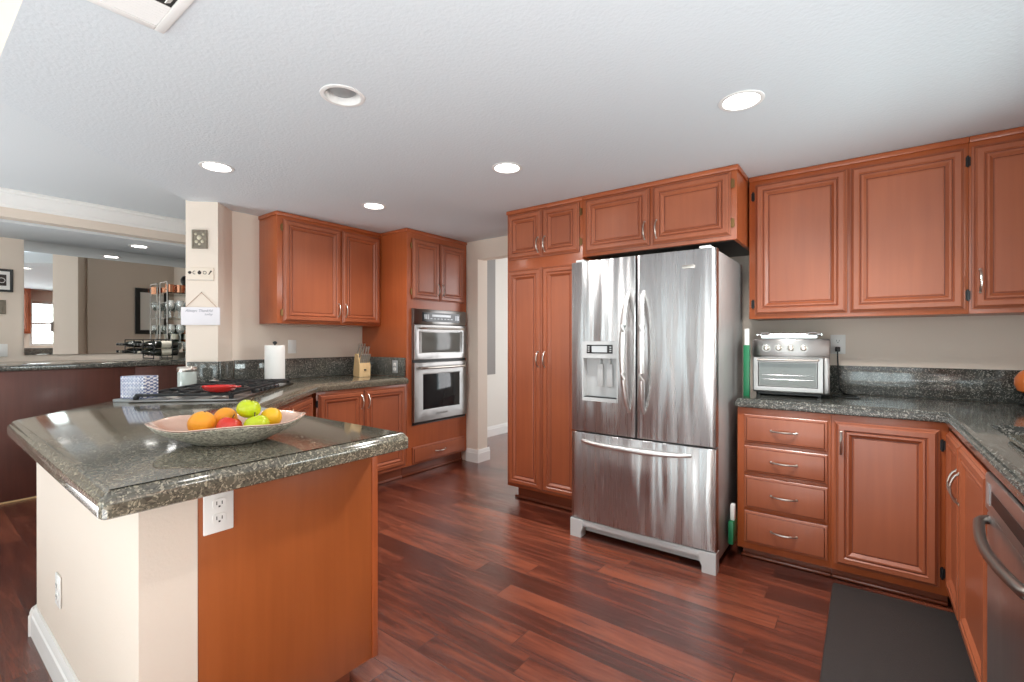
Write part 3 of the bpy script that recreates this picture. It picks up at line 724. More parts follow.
# ------------------------------------------------------------------ refrigerator
FX0, FX1 = -1.503, -0.628
t = thing('refrigerator', 'stainless french-door refrigerator with bottom freezer and water dispenser', 'refrigerator', (FX0, 2.615, 0))
W = FX1 - FX0
MB().box(0.006, 0.075, 0.045, W - 0.006, 0.70, 1.725, 0.004).build('body', FRSIDE, t)
def fdoor(x0, x1, z0, z1, name, bow=0.014, notch=None):
    # arc over the full door width
    n = 16; pts = []
    cxm = W / 2
    def yy(x): return bow * (2 * (x - 0) / W - 1) ** 2
    for i in range(n + 1):
        x = x0 + (x1 - x0) * i / n; pts.append((x, yy(x)))
    # soften vertical outer edges
    pts[0] = (pts[0][0] + 0.001, pts[0][1] + 0.006); pts.insert(1, (x0 + 0.006, yy(x0 + 0.006)))
    pts[-1] = (pts[-1][0] - 0.001, pts[-1][1] + 0.006); pts.insert(-1, (x1 - 0.006, yy(x1 - 0.006)))
    poly = pts + [(x1 - 0.001, 0.066), (x0 + 0.001, 0.066)]
    return MB().prism(poly, z0, z1, bev=0.003, seg=2, bevtop=False).build(name, STEEL, t, angle=50)
ld = fdoor(0.0, W / 2 - 0.003, 0.672, 1.732, 'left_door')
rd = fdoor(W / 2 + 0.003, W, 0.672, 1.732, 'right_door')
fd = fdoor(0.0, W, 0.118, 0.662, 'freezer_drawer')
tag(ld, 'left door with dispenser')
# dispenser recess: cut the door then line it
DX0, DX1, DZ0, DZ1 = 0.086, 0.328, 0.865, 1.235
cut(ld, [MB().box(DX0, -0.05, DZ0, DX1, 0.055, DZ1)], flat=False); ld.data.set_sharp_from_angle(angle=R(30))
dp = MB()
fr_ = 0.010
y0 = 0.0035
dp.box(DX0 + 0.001, y0 - 0.006, DZ0 + 0.001, DX0 + 0.010, 0.05, DZ1 - 0.001); dp.box(DX1 - 0.010, y0 - 0.006, DZ0 + 0.001, DX1 - 0.001, 0.05, DZ1 - 0.001)
dp.box(DX0 + 0.010, y0 - 0.006, DZ1 - 0.105, DX1 - 0.010, 0.05, DZ1 - 0.001, 0.0); dp.box(DX0 + 0.010, y0 - 0.012, DZ0 + 0.001, DX1 - 0.010, 0.05, DZ0 + 0.022)
dp.box(DX0 + 0.010, 0.046, DZ0 + 0.022, DX1 - 0.010, 0.054, DZ1 - 0.105)
dsp = dp.build('dispenser', GREYPL, ld)
MB().box(DX0 + 0.035, y0 - 0.0085, DZ1 - 0.075, DX1 - 0.035, y0 - 0.0062, DZ1 - 0.022, 0.001).build('control_panel', BLACK, dsp)
MB().box(DX0 + 0.070, y0 - 0.0105, DZ1 - 0.068, DX1 - 0.070, y0 - 0.0086, DZ1 - 0.030).build('display', DISPLAY, dsp)
mb = MB()
for sx in (DX0 + 0.048, DX1 - 0.048):
    for sz in (DZ1 - 0.036, DZ1 - 0.049, DZ1 - 0.062): mb.box(sx - 0.006, y0 - 0.0105, sz - 0.003, sx + 0.006, y0 - 0.0087, sz + 0.003)
mb.build('buttons', GREYPL, dsp)
for xx in (0.178, 0.240):
    MB().box(xx, 0.026, 0.955, xx + 0.038, 0.034, 1.095, 0.003).box(xx + 0.012, 0.020, 1.095, xx + 0.026, 0.044, 1.128, 0.002).build('paddle', GREYPL, dsp)
MB().box(DX0 + 0.014, 0.004, DZ0 + 0.023, DX1 - 0.014, 0.044, DZ0 + 0.027).build('drip_tray', BLACK, dsp)
# door handles: bowed vertical bars
for dobj, hx, sg in ((ld, W / 2 - 0.045, -1), (rd, W / 2 + 0.045, 1)):
    pts = []
    for i in range(19):
        u = i / 18; zz = 0.82 + 0.70 * u; o = math.sin(math.pi * u) ** 0.55
        pts.append((hx + sg * 0.012 * math.sin(math.pi * u), 0.004 - 0.066 * o, zz))
    MB().tube(pts, lambda u: 0.012 + 0.007 * math.sin(math.pi * u), 12).build('handle', NICKEL2, dobj)
pts = []
for i in range(19):
    u = i / 18; o = math.sin(math.pi * u) ** 0.5
    pts.append((0.085 + 0.66 * u, 0.008 - 0.055 * o, 0.612 - 0.006 * math.sin(math.pi * u)))
MB().tube(pts, lambda u: 0.011 + 0.006 * math.sin(math.pi * u), 12).build('handle', NICKEL2, fd)
MB().box(0.03, 0.085, 0.02, W - 0.03, 0.10, 0.112).build('base_grille', GREYPL, t)
mb = MB().box(0.06, 0.012, 0.072, W - 0.06, 0.06, 0.112, 0.004)
mb.box(0.10, 0.0105, 0.083, W - 0.10, 0.0125, 0.099)
mb.build('bottom_rail', GREYPL, t)
for x in (0.0, W - 0.085):
    inner = x + (0.085 if x == 0 else 0)
    poly = [(0.0, 0.0), (0.072, 0.0), (0.072, 0.035), (0.085, 0.062), (0.085, 0.112), (0.0, 0.112)]
    if x > 0: poly = [(0.085 - a, z) for a, z in poly][::-1]
    M = Matrix(((1, 0, 0, x), (0, 0, 1, 0.0), (0, 1, 0, 0), (0, 0, 0, 1)))
    MB().prism(poly, 0.004, 0.075, bev=0.003, seg=2, M=M).build('foot', GREYPL, t)
for x in (0.03, W - 0.09): MB().box(x, 0.02, 1.7325, x + 0.06, 0.12, 1.748, 0.004).build('hinge_cover', GREYPL, t)
# small badge on the right door
bd = MB().box(0.700, 0.0015, 1.632, 0.765, 0.0080, 1.650, 0.001).build('badge', NICKEL, rd)
text_mesh('lettering', 'KitchenAid', 0.0125, (0.7325, 0.0012, 1.6375), DKSTEEL, bd)

# ------------------------------------------------------------------ gas cooktop on the diagonal
# local frame: x along u=(s2,-s2) reversed so that +x -> toward oven wall, +y away from the kitchen
uc, wc = -3.21, -1.385
t = thing('cooktop', 'stainless gas cooktop with black grates on the diagonal counter', 'cooktop', ((wc + uc) * s2, (wc - uc) * s2, TOP), 135)
CW, CD = 0.96, 0.54
MB().box(-CW / 2, -CD / 2, 0.0005, CW / 2, CD / 2, 0.012, 0.005).build('tray', STEELO, t)
for bx, by, br_ in ((-0.33, -0.12, 0.045), (-0.33, 0.13, 0.038), (0, 0.02, 0.058), (0.33, -0.12, 0.038), (0.33, 0.13, 0.045)):
    bo = MB().lathe([(br_ + 0.012, 0.012), (br_ + 0.010, 0.020), (br_, 0.022), (br_, 0.030)], (bx, by, 0), 20).build('burner', NICKEL, t)
    MB().lathe([(br_ - 0.004, 0.0302), (br_ - 0.004, 0.036), (br_ - 0.012, 0.038)], (bx, by, 0), 20).build('burner_cap', IRON, bo)
for gx in (-0.32, 0.0, 0.32):
    mb = MB(); gw, gd = 0.148, 0.235; zt = 0.043; bw = 0.0075
    for sx in (-1, 1): mb.box(gx + sx * gw - bw, -gd, zt - 0.014, gx + sx * gw + bw, gd, zt, 0.003)
    for sy in (-1, 1): mb.box(gx - gw, sy * gd - bw, zt - 0.014, gx + gw, sy * gd + bw, zt, 0.003)
    mb.box(gx - gw, -bw, zt - 0.014, gx + gw, bw, zt + 0.002, 0.003)
    for sy in (-1, 1):
        mb.box(gx - bw, sy * gd, zt - 0.012, gx + bw, sy * 0.145, zt + 0.002, 0.003); mb.box(gx - bw, sy * 0.02, zt - 0.012, gx + bw, sy * 0.095, zt + 0.002, 0.003)
        for sx in (-1, 1): mb.box(gx + sx * gw, sy * 0.12 - bw, zt - 0.012, gx + sx * 0.035, sy * 0.12 + bw, zt + 0.002, 0.003)
    for sx in (-1, 1):
        for sy in (-1, 1): mb.box(gx + sx * gw - 0.010, sy * gd - 0.010, 0.0125, gx + sx * gw + 0.010, sy * gd + 0.010, zt - 0.01, 0.003)
    mb.build('grate', IRON, t)
for i in range(5):
    MB().lathe([(0.019, 0.0122), (0.018, 0.030), (0.014, 0.034), (1e-5, 0.034)], (-0.16 + 0.08 * i, -0.252, 0), 16).build('knob', BLACK, t)

# red spoon rest / small pan on the grate
t = thing('spoon_rest', 'red oval ceramic spoon rest lying on the cooktop grate', 'spoon rest', (-2.80, 1.085, TOP + 0.0465), 32)
outer = [(0.02, 0.0), (0.055, 0.003), (0.085, 0.016), (0.098, 0.034), (0.094, 0.035), (0.080, 0.020), (0.050, 0.008), (1e-5, 0.006)]
MB().lathe(outer, (0, 0, 0), 28, sx=0.98, sy=0.7).build('dish', RED, t)
MB().box(0.094, -0.014, 0.028, 0.118, 0.014, 0.036, 0.004).build('handle', RED, t)

# ------------------------------------------------------------------ items on the left counter
def canister(x, y, r, h):
    t = thing('glass_canister', 'glass canister with steel lid by the column corner', 'canister', (x, y, TOP + 0.0005))
    MB().lathe([(r * 0.96, 0), (r, 0.006), (r, h * 0.78), (r * 0.9, h * 0.80), (1e-5, h * 0.80)], n=24).build('jar', CLEARB, t)
    MB().lathe([(r * 1.03, h * 0.785), (r * 1.05, h * 0.80), (r * 1.05, h * 0.96), (r * 0.98, h), (1e-5, h)], n=24).build('lid', NICKEL, t)
canister(-3.735, 1.245, 0.056, 0.145)
t = thing('salt_cellar', 'small white lidded pot between canister and cooktop', 'pot', (-3.70, 1.40, TOP + 0.0005))
MB().lathe([(0.030, 0), (0.036, 0.01), (0.036, 0.034), (0.030, 0.038), (1e-5, 0.038)], n=20).build('pot', WHITEPL, t)
MB().lathe([(0.032, 0.0385), (0.030, 0.046), (0.010, 0.050), (0.007, 0.056), (1e-5, 0.058)], n=20).build('lid', NICKEL, t)
# tiled box on a tray
t = thing('serving_tray', 'flat grey tray under the blue patterned box', 'tray', (-3.165, 0.830, TOP + 0.0005), 30)
MB().prism(roundc([(-0.105, -0.07), (0.105, -0.07), (0.105, 0.07), (-0.105, 0.07)], 0.03, [0, 1, 2, 3]), 0, 0.012, bev=0.003).build('base', TRAYG, t)
nb = tag(MB().box(-0.072, -0.045, 0, 0.072, 0.045, 0.122, 0.004).build('napkin_box', TILE), 'blue and white tile-patterned box near the counter edge', 'box')
nb.location = (-3.165, 0.830, TOP + 0.0132); nb.rotation_euler = (0, 0, R(30))
# paper towel
t = thing('paper_towel_holder', 'upright roll of white paper towel before the backsplash', 'paper towel', (-3.64, 1.80, TOP + 0.0005))
MB().lathe([(0.078, 0), (0.078, 0.010), (0.070, 0.013), (1e-5, 0.013)], n=28).build('base', BLACK, t)
MB().lathe([(0.020, 0.014), (0.070, 0.014), (0.071, 0.018), (0.071, 0.285), (0.070, 0.289), (0.020, 0.289), (0.020, 0.2)], n=32).build('roll', PAPER, t)
MB().tube([(0, 0, 0.013), (0, 0, 0.300)], 0.006, 8).sphere((0, 0, 0.308), 0.016, 14, sz=0.8).build('rod', BLACK, t)
# knife block
t = thing('knife_block', 'light wood knife block with steel-handled knives before the oven cabinet', 'knife block', (-3.655, 2.60, TOP + 0.0005), 78)
prof = [(-0.055, 0), (0.075, 0), (0.085, 0.03), (0.045, 0.205), (-0.005, 0.205), (-0.060, 0.105)]
M = Matrix(((0, 0, 1, 0), (1, 0, 0, 0), (0, 1, 0, 0), (0, 0, 0, 1)))
MB().prism(prof, -0.052, 0.052, bev=0.003, seg=2, M=M).build('block', KNIFEW, t)
MB().box(-0.010, -0.0615, 0.055, 0.010, -0.058, 0.068).build('emblem', INK, t)
for row, (py, pz, ln) in enumerate(((-0.045, 0.125, 0.085), (-0.018, 0.175, 0.105), (0.018, 0.205, 0.10))):
    for k in range(5 - row):
        xx = -0.036 + (0.018 if row == 0 else 0.024) * k
        d0 = Vector((xx, py, pz)); dr = Vector((0, -0.42, 0.90)).normalized()
        MB().tube([d0 - dr * 0.02, d0 + dr * 0.02, d0 + dr * ln * 0.6, d0 + dr * ln], lambda u: 0.0068 + 0.002 * u, 8).build('knife_handle', NICKEL2, t)

# ------------------------------------------------------------------ fruit bowl
t = thing('fruit_bowl', 'large oval silver mosaic bowl with pink pearly inside on the peninsula', 'bowl', (-1.645, 0.672, TOP + 0.0005), 60)
a_, b2 = 0.222, 0.158; N = 48
def bowl_ring(s, z, off=0.0, lift=0.0):
    out = []
    for i in range(N):
        th = 2 * math.pi * i / N
        w = lift * (0.005 * math.cos(2 * th) + 0.004 * math.cos(5 * th + 1))
        cx, sy = math.cos(th), math.sin(th)
        out.append(((a_ * s + off) * math.copysign(abs(cx) ** 0.82, cx), (b2 * s + off) * math.copysign(abs(sy) ** 0.9, sy), z + w))
    return out
def shell(levels, capfirst=True, caplast=True):
    vs = []; fs = []
    for q in levels: vs += bowl_ring(*q)
    for k in range(len(levels) - 1):
        for i in range(N): j = (i + 1) % N; fs.append((k * N + i, k * N + j, (k + 1) * N + j, (k + 1) * N + i))
    if capfirst: fs.append(tuple(range(N))[::-1])
    if caplast: fs.append(tuple(range((len(levels) - 1) * N, len(levels) * N)))
    return MB().add(vs, fs)
ext = [(0.40, 0.0), (0.44, 0.002), (0.60, 0.018), (0.78, 0.036), (0.90, 0.051), (0.99, 0.066, 0, 1), (0.985, 0.0675, 0, 1), (0.88, 0.053, 0, 0.5), (0.76, 0.038), (0.58, 0.021), (0.40, 0.0075)]
shell(ext).build('bowl', MOSAIC, t, angle=60)
inn = [(0.40, 0.0085), (0.58, 0.0225), (0.76, 0.0395), (0.88, 0.0545, 0, 0.5), (0.985, 0.069, 0, 1), (1.01, 0.0715, 0, 1), (1.00, 0.0735, 0, 1), (0.97, 0.0725, 0, 1), (0.86, 0.0565, 0, 0.5), (0.75, 0.042), (0.57, 0.025), (0.38, 0.011)]
shell(inn).build('lining', PEARL, t, angle=60)
def fruit(name, label, cat, x, y, z, r, mat, kind='apple', tilt=(0, 0), grp='fruit in the bowl'):
    t = thing(name, label, cat, (x, y, z), random.uniform(0, 360), grp); t.rotation_euler[0] = R(tilt[0]); t.rotation_euler[1] = R(tilt[1])
    prof = []
    for i in range(17):
        a = math.pi * i / 16
        rr_ = r * math.sin(a); zz = -r * math.cos(a)
        if kind == 'apple':
            rr_ *= 1.0 + 0.05 * math.cos(a - 0.6); zz *= 0.9
            if i > 12: zz -= (i - 12) ** 2 * 0.0009 * r / 0.04
            if i < 3: zz += (3 - i) ** 2 * 0.0006
        prof.append((max(rr_, 1e-6), zz))
    MB().lathe(prof, n=24).build('flesh' if kind != 'apple' else 'skin', mat, t, angle=80)
    if kind == 'apple': MB().tube([(0, 0, r * 0.62), (0.002, 0, r * 0.85), (0.006, 0, r * 1.08)], 0.0018, 6).build('stem', STEM, t)
    else: MB().lathe([(0.004, r * 0.985), (0.003, r * 1.02), (1e-6, r * 1.02)], n=8).build('stem', STEM, t)
    return t
z0 = TOP + 0.0125
def bpos(u, w):  # bowl frame -> world
    c_, s_ = math.cos(R(60)), math.sin(R(60)); return (-1.645 + u * c_ - w * s_, 0.672 + u * s_ + w * c_)
for args in (
    ('orange', 'orange at the left end of the fruit bowl', 'orange', bpos(-0.086, 0.030), z0 + 0.046, 0.040, ORANGE, 'o'),
    ('orange', 'second orange, tucked behind the leftmost orange', 'orange', bpos(-0.030, 0.096), z0 + 0.050, 0.036, ORANGE, 'o'),
    ('apple', 'red apple in the middle of the fruit bowl', 'apple', bpos(-0.004, 0.000), z0 + 0.036, 0.037, APPLER, 'apple'),
    ('apple', 'yellow-green apple lying at the bowl front', 'apple', bpos(0.074, -0.012), z0 + 0.038, 0.038, APPLEG, 'apple'),
    ('apple', 'yellow-green apple on top of the fruit', 'apple', bpos(0.046, 0.040), z0 + 0.086, 0.036, APPLEG, 'apple'),
    ('lemon', 'golden yellow fruit at the right end of the pile', 'fruit', bpos(0.112, 0.052), z0 + 0.050, 0.034, YELLOW, 'o')):
    nm, lb, ct, (x, y), z, r_, mt, kd = args
    fruit(nm, lb, ct, x, y, z, r_, mt, kd, (random.uniform(-20, 20), random.uniform(-20, 20)))

# ------------------------------------------------------------------ toaster oven etc. on the right counter
t = thing('toaster_oven', 'stainless countertop toaster oven with four knobs', 'toaster oven', (-0.541, 3.115, TOP + 0.0005), 3)
W = 0.385; Hh = 0.335; Dp = 0.30
MB().box(0, 0.010, 0.022, W, Dp, Hh, 0.008).build('body', STEELO, t)
MB().box(0.0, -0.004, 0.235, W, 0.0095, Hh - 0.006, 0.004).build('control_panel', STEELO, t)
for i in range(4):
    k = MB().lathe([(0.024, 0.0), (0.024, 0.003)], n=20, M=Matrix.Translation((0.075 + 0.062 * i, -0.0043, 0.283)) @ Matrix.Rotation(R(90), 4, 'X')).build('knob_ring', DKSTEEL, t)
    MB().lathe([(0.017, 0.0032), (0.016, 0.020), (0.013, 0.022), (1e-5, 0.022)], n=20, M=Matrix.Translation((0.075 + 0.062 * i, -0.0043, 0.283)) @ Matrix.Rotation(R(90), 4, 'X')).box(0.075 + 0.062 * i - 0.002, -0.029, 0.271, 0.075 + 0.062 * i + 0.002, -0.0262, 0.297).build('knob', NICKEL, k)
d_ = MB().rings(0.004, 0.030, W - 0.030, 0.228, [(0, 0), (0, 0.010), (0.003, 0.013), (0.026, 0.013), (0.030, 0.006)], y=0.0095).build('door', STEELO, t)
MB().box(0.036, -0.002, 0.062, W - 0.062, 0.003, 0.196).build('window', SMOKEGLASS, d_)
mb = MB()
for zz in (0.10, 0.125): mb.tube([(0.05, -0.0038, zz), (W - 0.075, -0.0038, zz)], 0.0012, 6)
mb.build('rack_wire', CHROME, d_)
MB().tube([(0.03, -0.004, 0.214), (0.03, -0.030, 0.214), (W - 0.056, -0.030, 0.214), (W - 0.056, -0.004, 0.214)], 0.0065, 10).build('handle', NICKEL, d_)
MB().box(W - 0.028, -0.003, 0.03, W, 0.009, 0.228, 0.003).build('side_trim', STEELO, t)
MB().box(0.03, 0.012, 0.012, W - 0.04, 0.24, 0.0215).build('crumb_tray', BLACK, t)
for x in (0.03, W - 0.05):
    for y in (0.03, 0.25): MB().lathe([(0.012, 0), (0.014, 0.022)], (x, y, 0), 12).build('foot', BLACK, t)
# wire rack / tray lying on top
t = thing('baking_tray', 'flat metal rack stored on top of the toaster oven', 'baking tray', (-0.520, 3.16, TOP + Hh + 0.006), 3)
mb = MB()
mb.box(0.02, 0, 0, 0.30, 0.19, 0.003); 
for a, b_ in (((0.0, 0.0), (0.32, 0.0)), ((0.32, 0.0), (0.32, 0.20)), ((0.32, 0.20), (0.0, 0.20)), ((0.0, 0.20), (0.0, 0.0))):
    mb.tube([(a[0], a[1], 0.020), (b_[0], b_[1], 0.020)], 0.0055, 8)
for y in (0.0, 0.2): mb.box(0.02, y - 0.003, 0, 0.30, y + 0.003, 0.018)
mb.build('pan', CHROME, t)
for sx in (0.04, 0.28):
    MB().tube([(sx - 0.02, 0.0, 0.020), (sx - 0.02, -0.012, 0.030), (sx + 0.02, -0.012, 0.030), (sx + 0.02, 0.0, 0.020)], 0.003, 8).build('handle', CHROME, t)
# cord
cd = MB().tube([(-0.137, 3.520, 1.185), (-0.137, 3.505, 1.180), (-0.136, 3.500, 1.12), (-0.130, 3.500, 1.0), (-0.125, 3.49, 0.94), (-0.10, 3.44, TOP + 0.006), (-0.04, 3.36, TOP + 0.005), (-0.03, 3.28, TOP + 0.005), (-0.09, 3.25, TOP + 0.005), (-0.15, 3.28, TOP + 0.010)], 0.0042, 8)
cd.box(-0.150, 3.512, 1.170, -0.124, 3.542, 1.200, 0.004)
tag(cd.build('power_cord', BLACK), 'black power cord plugged in beside the toaster oven', 'cord')
# green roll box, green bottle in the gap
t = thing('wrap_tube', 'tall slim green tube with a white upper end beside the toaster oven', 'tube', (-0.556, 3.03, TOP + 0.0005))
MB().box(-0.016, -0.016, 0, 0.016, 0.016, 0.300, 0.003).build('sleeve', GREEN, t)
MB().lathe([(0.0135, 0.3005), (0.0135, 0.395), (1e-5, 0.395)], n=16).build('core', WHITEPL, t)
t = thing('hanging_brush', 'green brush with a white grip hanging in the gap beside the fridge', 'brush', (-0.6015, 2.875, 0.10))
MB().box(-0.013, -0.045, 0, 0.0145, 0.045, 0.125, 0.004).build('bristle_head', GREEN, t)
MB().box(-0.008, -0.020, 0.126, 0.0145, 0.020, 0.215, 0.005).build('grip', WHITEPL, t)
# orange pot at the right edge
t = thing('orange_pot', 'round orange pot on a dark foot against the corner backsplash', 'pot', (0.672, 3.450, TOP + 0.0005))
MB().lathe([(0.050, 0), (0.052, 0.006), (0.034, 0.020), (0.034, 0.045), (0.044, 0.055), (1e-5, 0.055)], n=28).build('foot', BLACK, t)
MB().lathe([(0.030, 0.0555), (0.056, 0.072), (0.068, 0.105), (0.067, 0.135), (0.050, 0.165), (0.034, 0.178), (0.030, 0.176), (1e-5, 0.172)], n=28).build('pot', simple('orange_glaze', (224, 120, 60), 0.2, coat=0.5), t)
MB().lathe([(0.028, 0.1785), (0.030, 0.186), (0.010, 0.192), (0.012, 0.204), (1e-5, 0.208)], n=20).build('lid', BLACK, t)

# ------------------------------------------------------------------ outlets and switches
def outlet(label, loc, rz, cat='outlet', sw=False, w=0.072, h=0.115):
    t = thing('light_switch' if sw else 'wall_outlet', label, cat, loc, rz)
    MB().box(-w / 2, -0.007, -h / 2, w / 2, -0.0008, h / 2, 0.003).build('plate', WHITEPL, t)
    if sw:
        MB().box(-0.016, -0.0105, -0.033, 0.016, -0.0071, 0.033, 0.001).build('rocker', WHITEPL, t)
    else:
        for s in (-1, 1):
            r_ = MB().prism(roundc([(-0.017, -0.014), (0.017, -0.014), (0.017, 0.014), (-0.017, 0.014)], 0.010, [0, 1, 2, 3]), 0.0071, 0.0095, M=Matrix.Translation((0, 0, s * 0.021)) @ Matrix.Rotation(R(90), 4, 'X')).build('receptacle', WHITEPL, t)
            z = s * 0.021
            MB().box(-0.008, -0.0101, z - 0.003, -0.0058, -0.0096, z + 0.007).box(0.0058, -0.0101, z - 0.003, 0.008, -0.0096, z + 0.006).box(-0.0025, -0.0101, z - 0.0105, 0.0025, -0.0096, z - 0.006).build('slots', SLOT, r_)
    return t
outlet('white outlet on the end panel under the peninsula counter', (-1.463, 0.563, 0.760), 90, w=0.078, h=0.122)
outlet('white outlet low on the beige peninsula wall', (-2.36, 0.381, 0.325), 0)
outlet('white outlet with a black plug above the right backsplash', (-0.137, 3.56, 1.215), 0, w=0.078, h=0.12)
outlet('white switch above the backsplash beside the paper towel', (-3.95, 2.10, 1.185), 90, 'switch', True)
outlet('grey outlet set in the backsplash beside the knife block', (-3.42, 2.783, 1.0), 0)
for ch in bpy.data.objects:
    if ch.parent and ch.parent.get('label', '').startswith('grey outlet') and ch.name.startswith('plate'): ch.data.materials[0] = LGREY
outlet('white switch plate at the left edge of the bar wall', (-6.22, 0.625, 1.15), 90, 'switch', True)

# ------------------------------------------------------------------ column decorations (on face A-B)
nrm = Vector((s2, -s2, 0)); alongv = (Vector(B) - Vector(A)).normalized()
rzc = math.degrees(math.atan2(alongv.y, alongv.x))
def colp(f, z):  # point on the column face, f metres from A
    return (A[0] + alongv.x * f, A[1] + alongv.y * f, z)
def coltag(o, loc): o.location = loc; o.rotation_euler = (0, 0, R(rzc)); return o
t = thing('wall_plaque', 'small square carved pewter plaque high on the beige column', 'plaque', colp(0.098, 1.975), rzc)
MB().rings(-0.052, -0.068, 0.052, 0.068, [(0, 0.001), (0, 0.010), (0.003, 0.013), (0.012, 0.013), (0.015, 0.009)]).build('plate', STONE, t)
mb = MB()
for sx, sz, rr_ in ((0, 0.012, 0.018), (-0.020, -0.018, 0.012), (0.021, -0.016, 0.013), (0, -0.036, 0.009), (-0.026, 0.036, 0.009), (0.026, 0.036, 0.009)): mb.sphere((sx, -0.010, sz), rr_, 12, sy=0.4)
mb.build('relief', simple('bright_pewter', (196, 186, 164), 0.35, metal=0.4), t)
t = thing('wall_sign', 'narrow cream sign with a row of dark kitchen symbols on the column', 'sign', colp(0.100, 1.722), rzc)
MB().box(-0.093, -0.008, -0.048, 0.093, -0.001, 0.048, 0.002).build('board', SIGNC, t)
mb = MB(); zc = 0.010; y1 = -0.0095
def disc(x, z, r, n=10):
    return mb.lathe([(r, 0.0), (r, 0.0012)], n=n, M=Matrix.Translation((x, -0.0082, z)) @ Matrix.Rotation(R(90), 4, 'X'))
disc(-0.068, zc, 0.012, 6); mb.box(-0.082, -0.0095, zc - 0.002, -0.054, -0.0083, zc + 0.002)
mb.tube([(-0.036 + 0.011 * math.cos(a), -0.0088, zc + 0.011 * math.sin(a)) for a in [R(x) for x in range(60, 301, 30)]], 0.002, 6)
disc(-0.002, zc - 0.001, 0.013); disc(-0.002, zc + 0.009, 0.007)
mb.tube([(0.034 + 0.011 * math.cos(a), -0.0088, zc + 0.011 * math.sin(a)) for a in [R(x) for x in range(0, 360, 30)]], 0.0018, 6, closed=True)
mb.box(0.060, -0.0095, -0.003, 0.067, -0.0083, 0.004, 0).tube([(0.060, -0.0088, zc - 0.014), (0.080, -0.0088, zc + 0.014)], lambda u: 0.002 + 0.004 * u, 6)
mb.build('symbols', INK, t)
mb = MB().box(-0.088, -0.0092, -0.0445, 0.088, -0.0082, -0.0425); mb.build('underline', INKG, t)
t = thing('hanging_sign', 'white hanging board with grey script on twine, low on the column', 'sign', colp(0.106, 1.416), rzc)
MB().box(-0.132, -0.014, -0.065, 0.132, -0.002, 0.065, 0.003).build('board', SIGNW, t)
MB().tube([(-0.10, -0.008, 0.066), (0.004, -0.006, 0.172), (0.108, -0.008, 0.066)], 0.0018, 6).build('string', JUTE, t)
MB().sphere((0.004, -0.004, 0.172), 0.004, 8).build('nail', DKSTEEL, t)
for body, x, z, sz in (('Always Thankful', -0.01, 0.030, 0.028), ('today', 0.055, 0.006, 0.024)):
    text_mesh('lettering', body, sz, (x, -0.0146, z), INKG, t, shear=0.35)

# ------------------------------------------------------------------ ceiling fittings
def downlight(x, y, label, lit=True, watts=75):
    t = thing('recessed_light', label, 'ceiling light', (x, y, ZC), 0, 'recessed kitchen ceiling lights')
    MB().lathe([(0.072, -0.001), (0.074, -0.005), (0.090, -0.004), (0.096, -0.0008), (0.096, -0.0003)], n=40).lathe([(0.0765, -0.001), (0.0765, 0.05)], n=40).build('trim_ring', WHITE, t) if False else None
    vs = []; prof = [(0.089, -0.0004), (0.088, -0.003), (0.080, -0.005), (0.072, -0.004), (0.062, 0.030), (0.060, 0.060), (0.0615, 0.060), (0.0765, 0.002), (0.0765, -0.0004)]
    n = 40
    m_ = MB(); fs = []
    for r_, z in prof: vs += [(r_ * math.cos(2 * math.pi * i / n), r_ * math.sin(2 * math.pi * i / n), z) for i in range(n)]
    k = len(prof)
    for q in range(k):
        q2 = (q + 1) % k
        for i in range(n): j = (i + 1) % n; fs.append((q * n + i, q * n + j, q2 * n + j, q2 * n + i))
    m_.add(vs, fs).build('trim_ring', WHITE, t)
    if lit:
        MB().lathe([(0.0655, 0.006), (0.0655, 0.010)], n=32).build('lens', LENS, t)
        L = bpy.data.lights.new('lamp', 'SPOT'); L.energy = watts; L.spot_size = R(150); L.spot_blend = 0.9; L.shadow_soft_size = 0.06; L.color = (1, 0.975, 0.94)
        lo_ = bpy.data.objects.new('lamp', L); C.objects.link(lo_); lo_.parent = t; lo_.location = (0, 0, -0.012)
    else:
        MB().lathe([(0.058, 0.062), (0.058, 0.064)], n=32).build('socket_plate', GREYPL, t)
        MB().lathe([(1e-5, 0.012), (0.044, 0.013), (0.052, 0.018), (0.046, 0.040), (0.022, 0.060)], n=32).build('bulb', TRAYG, t)
for (x, y), lb in zip(LIGHTS, ('lit recessed ceiling light between fridge and right upper cabinets', 'lit recessed ceiling light in front of the pantry cabinet', 'lit recessed ceiling light near the oven cabinet', 'lit recessed ceiling light near the beige column')): downlight(x, y, lb, True, 14 if x < -3 else 90 if x > -1 else 42)
downlight(-0.42, 0.90, 'unseen recessed ceiling light nearest the camera, added for fill', True, 6)  # out-of-view downlight added to brighten the right-hand cabinets and wall
downlight(OFFL[0], OFFL[1], 'unlit recessed ceiling light above the peninsula', False)
t = thing('bar_light', 'lit recessed light in the bar ceiling', 'ceiling light', (-5.73, 1.50, 2.17))
MB().lathe([(0.085, -0.0004), (0.084, -0.005), (0.062, -0.006), (0.062, -0.0004)], n=32).build('trim_ring', WHITE, t)
MB().lathe([(0.061, -0.003), (0.061, -0.0006)], n=32).build('lens', LENS, t)
L = bpy.data.lights.new('lamp', 'SPOT'); L.energy = 34; L.spot_size = R(150); L.spot_blend = 0.9; L.shadow_soft_size = 0.06; L.color = (1, 0.975, 0.94)
lo_ = bpy.data.objects.new('lamp', L); C.objects.link(lo_); lo_.parent = t; lo_.location = (0, 0, -0.012)
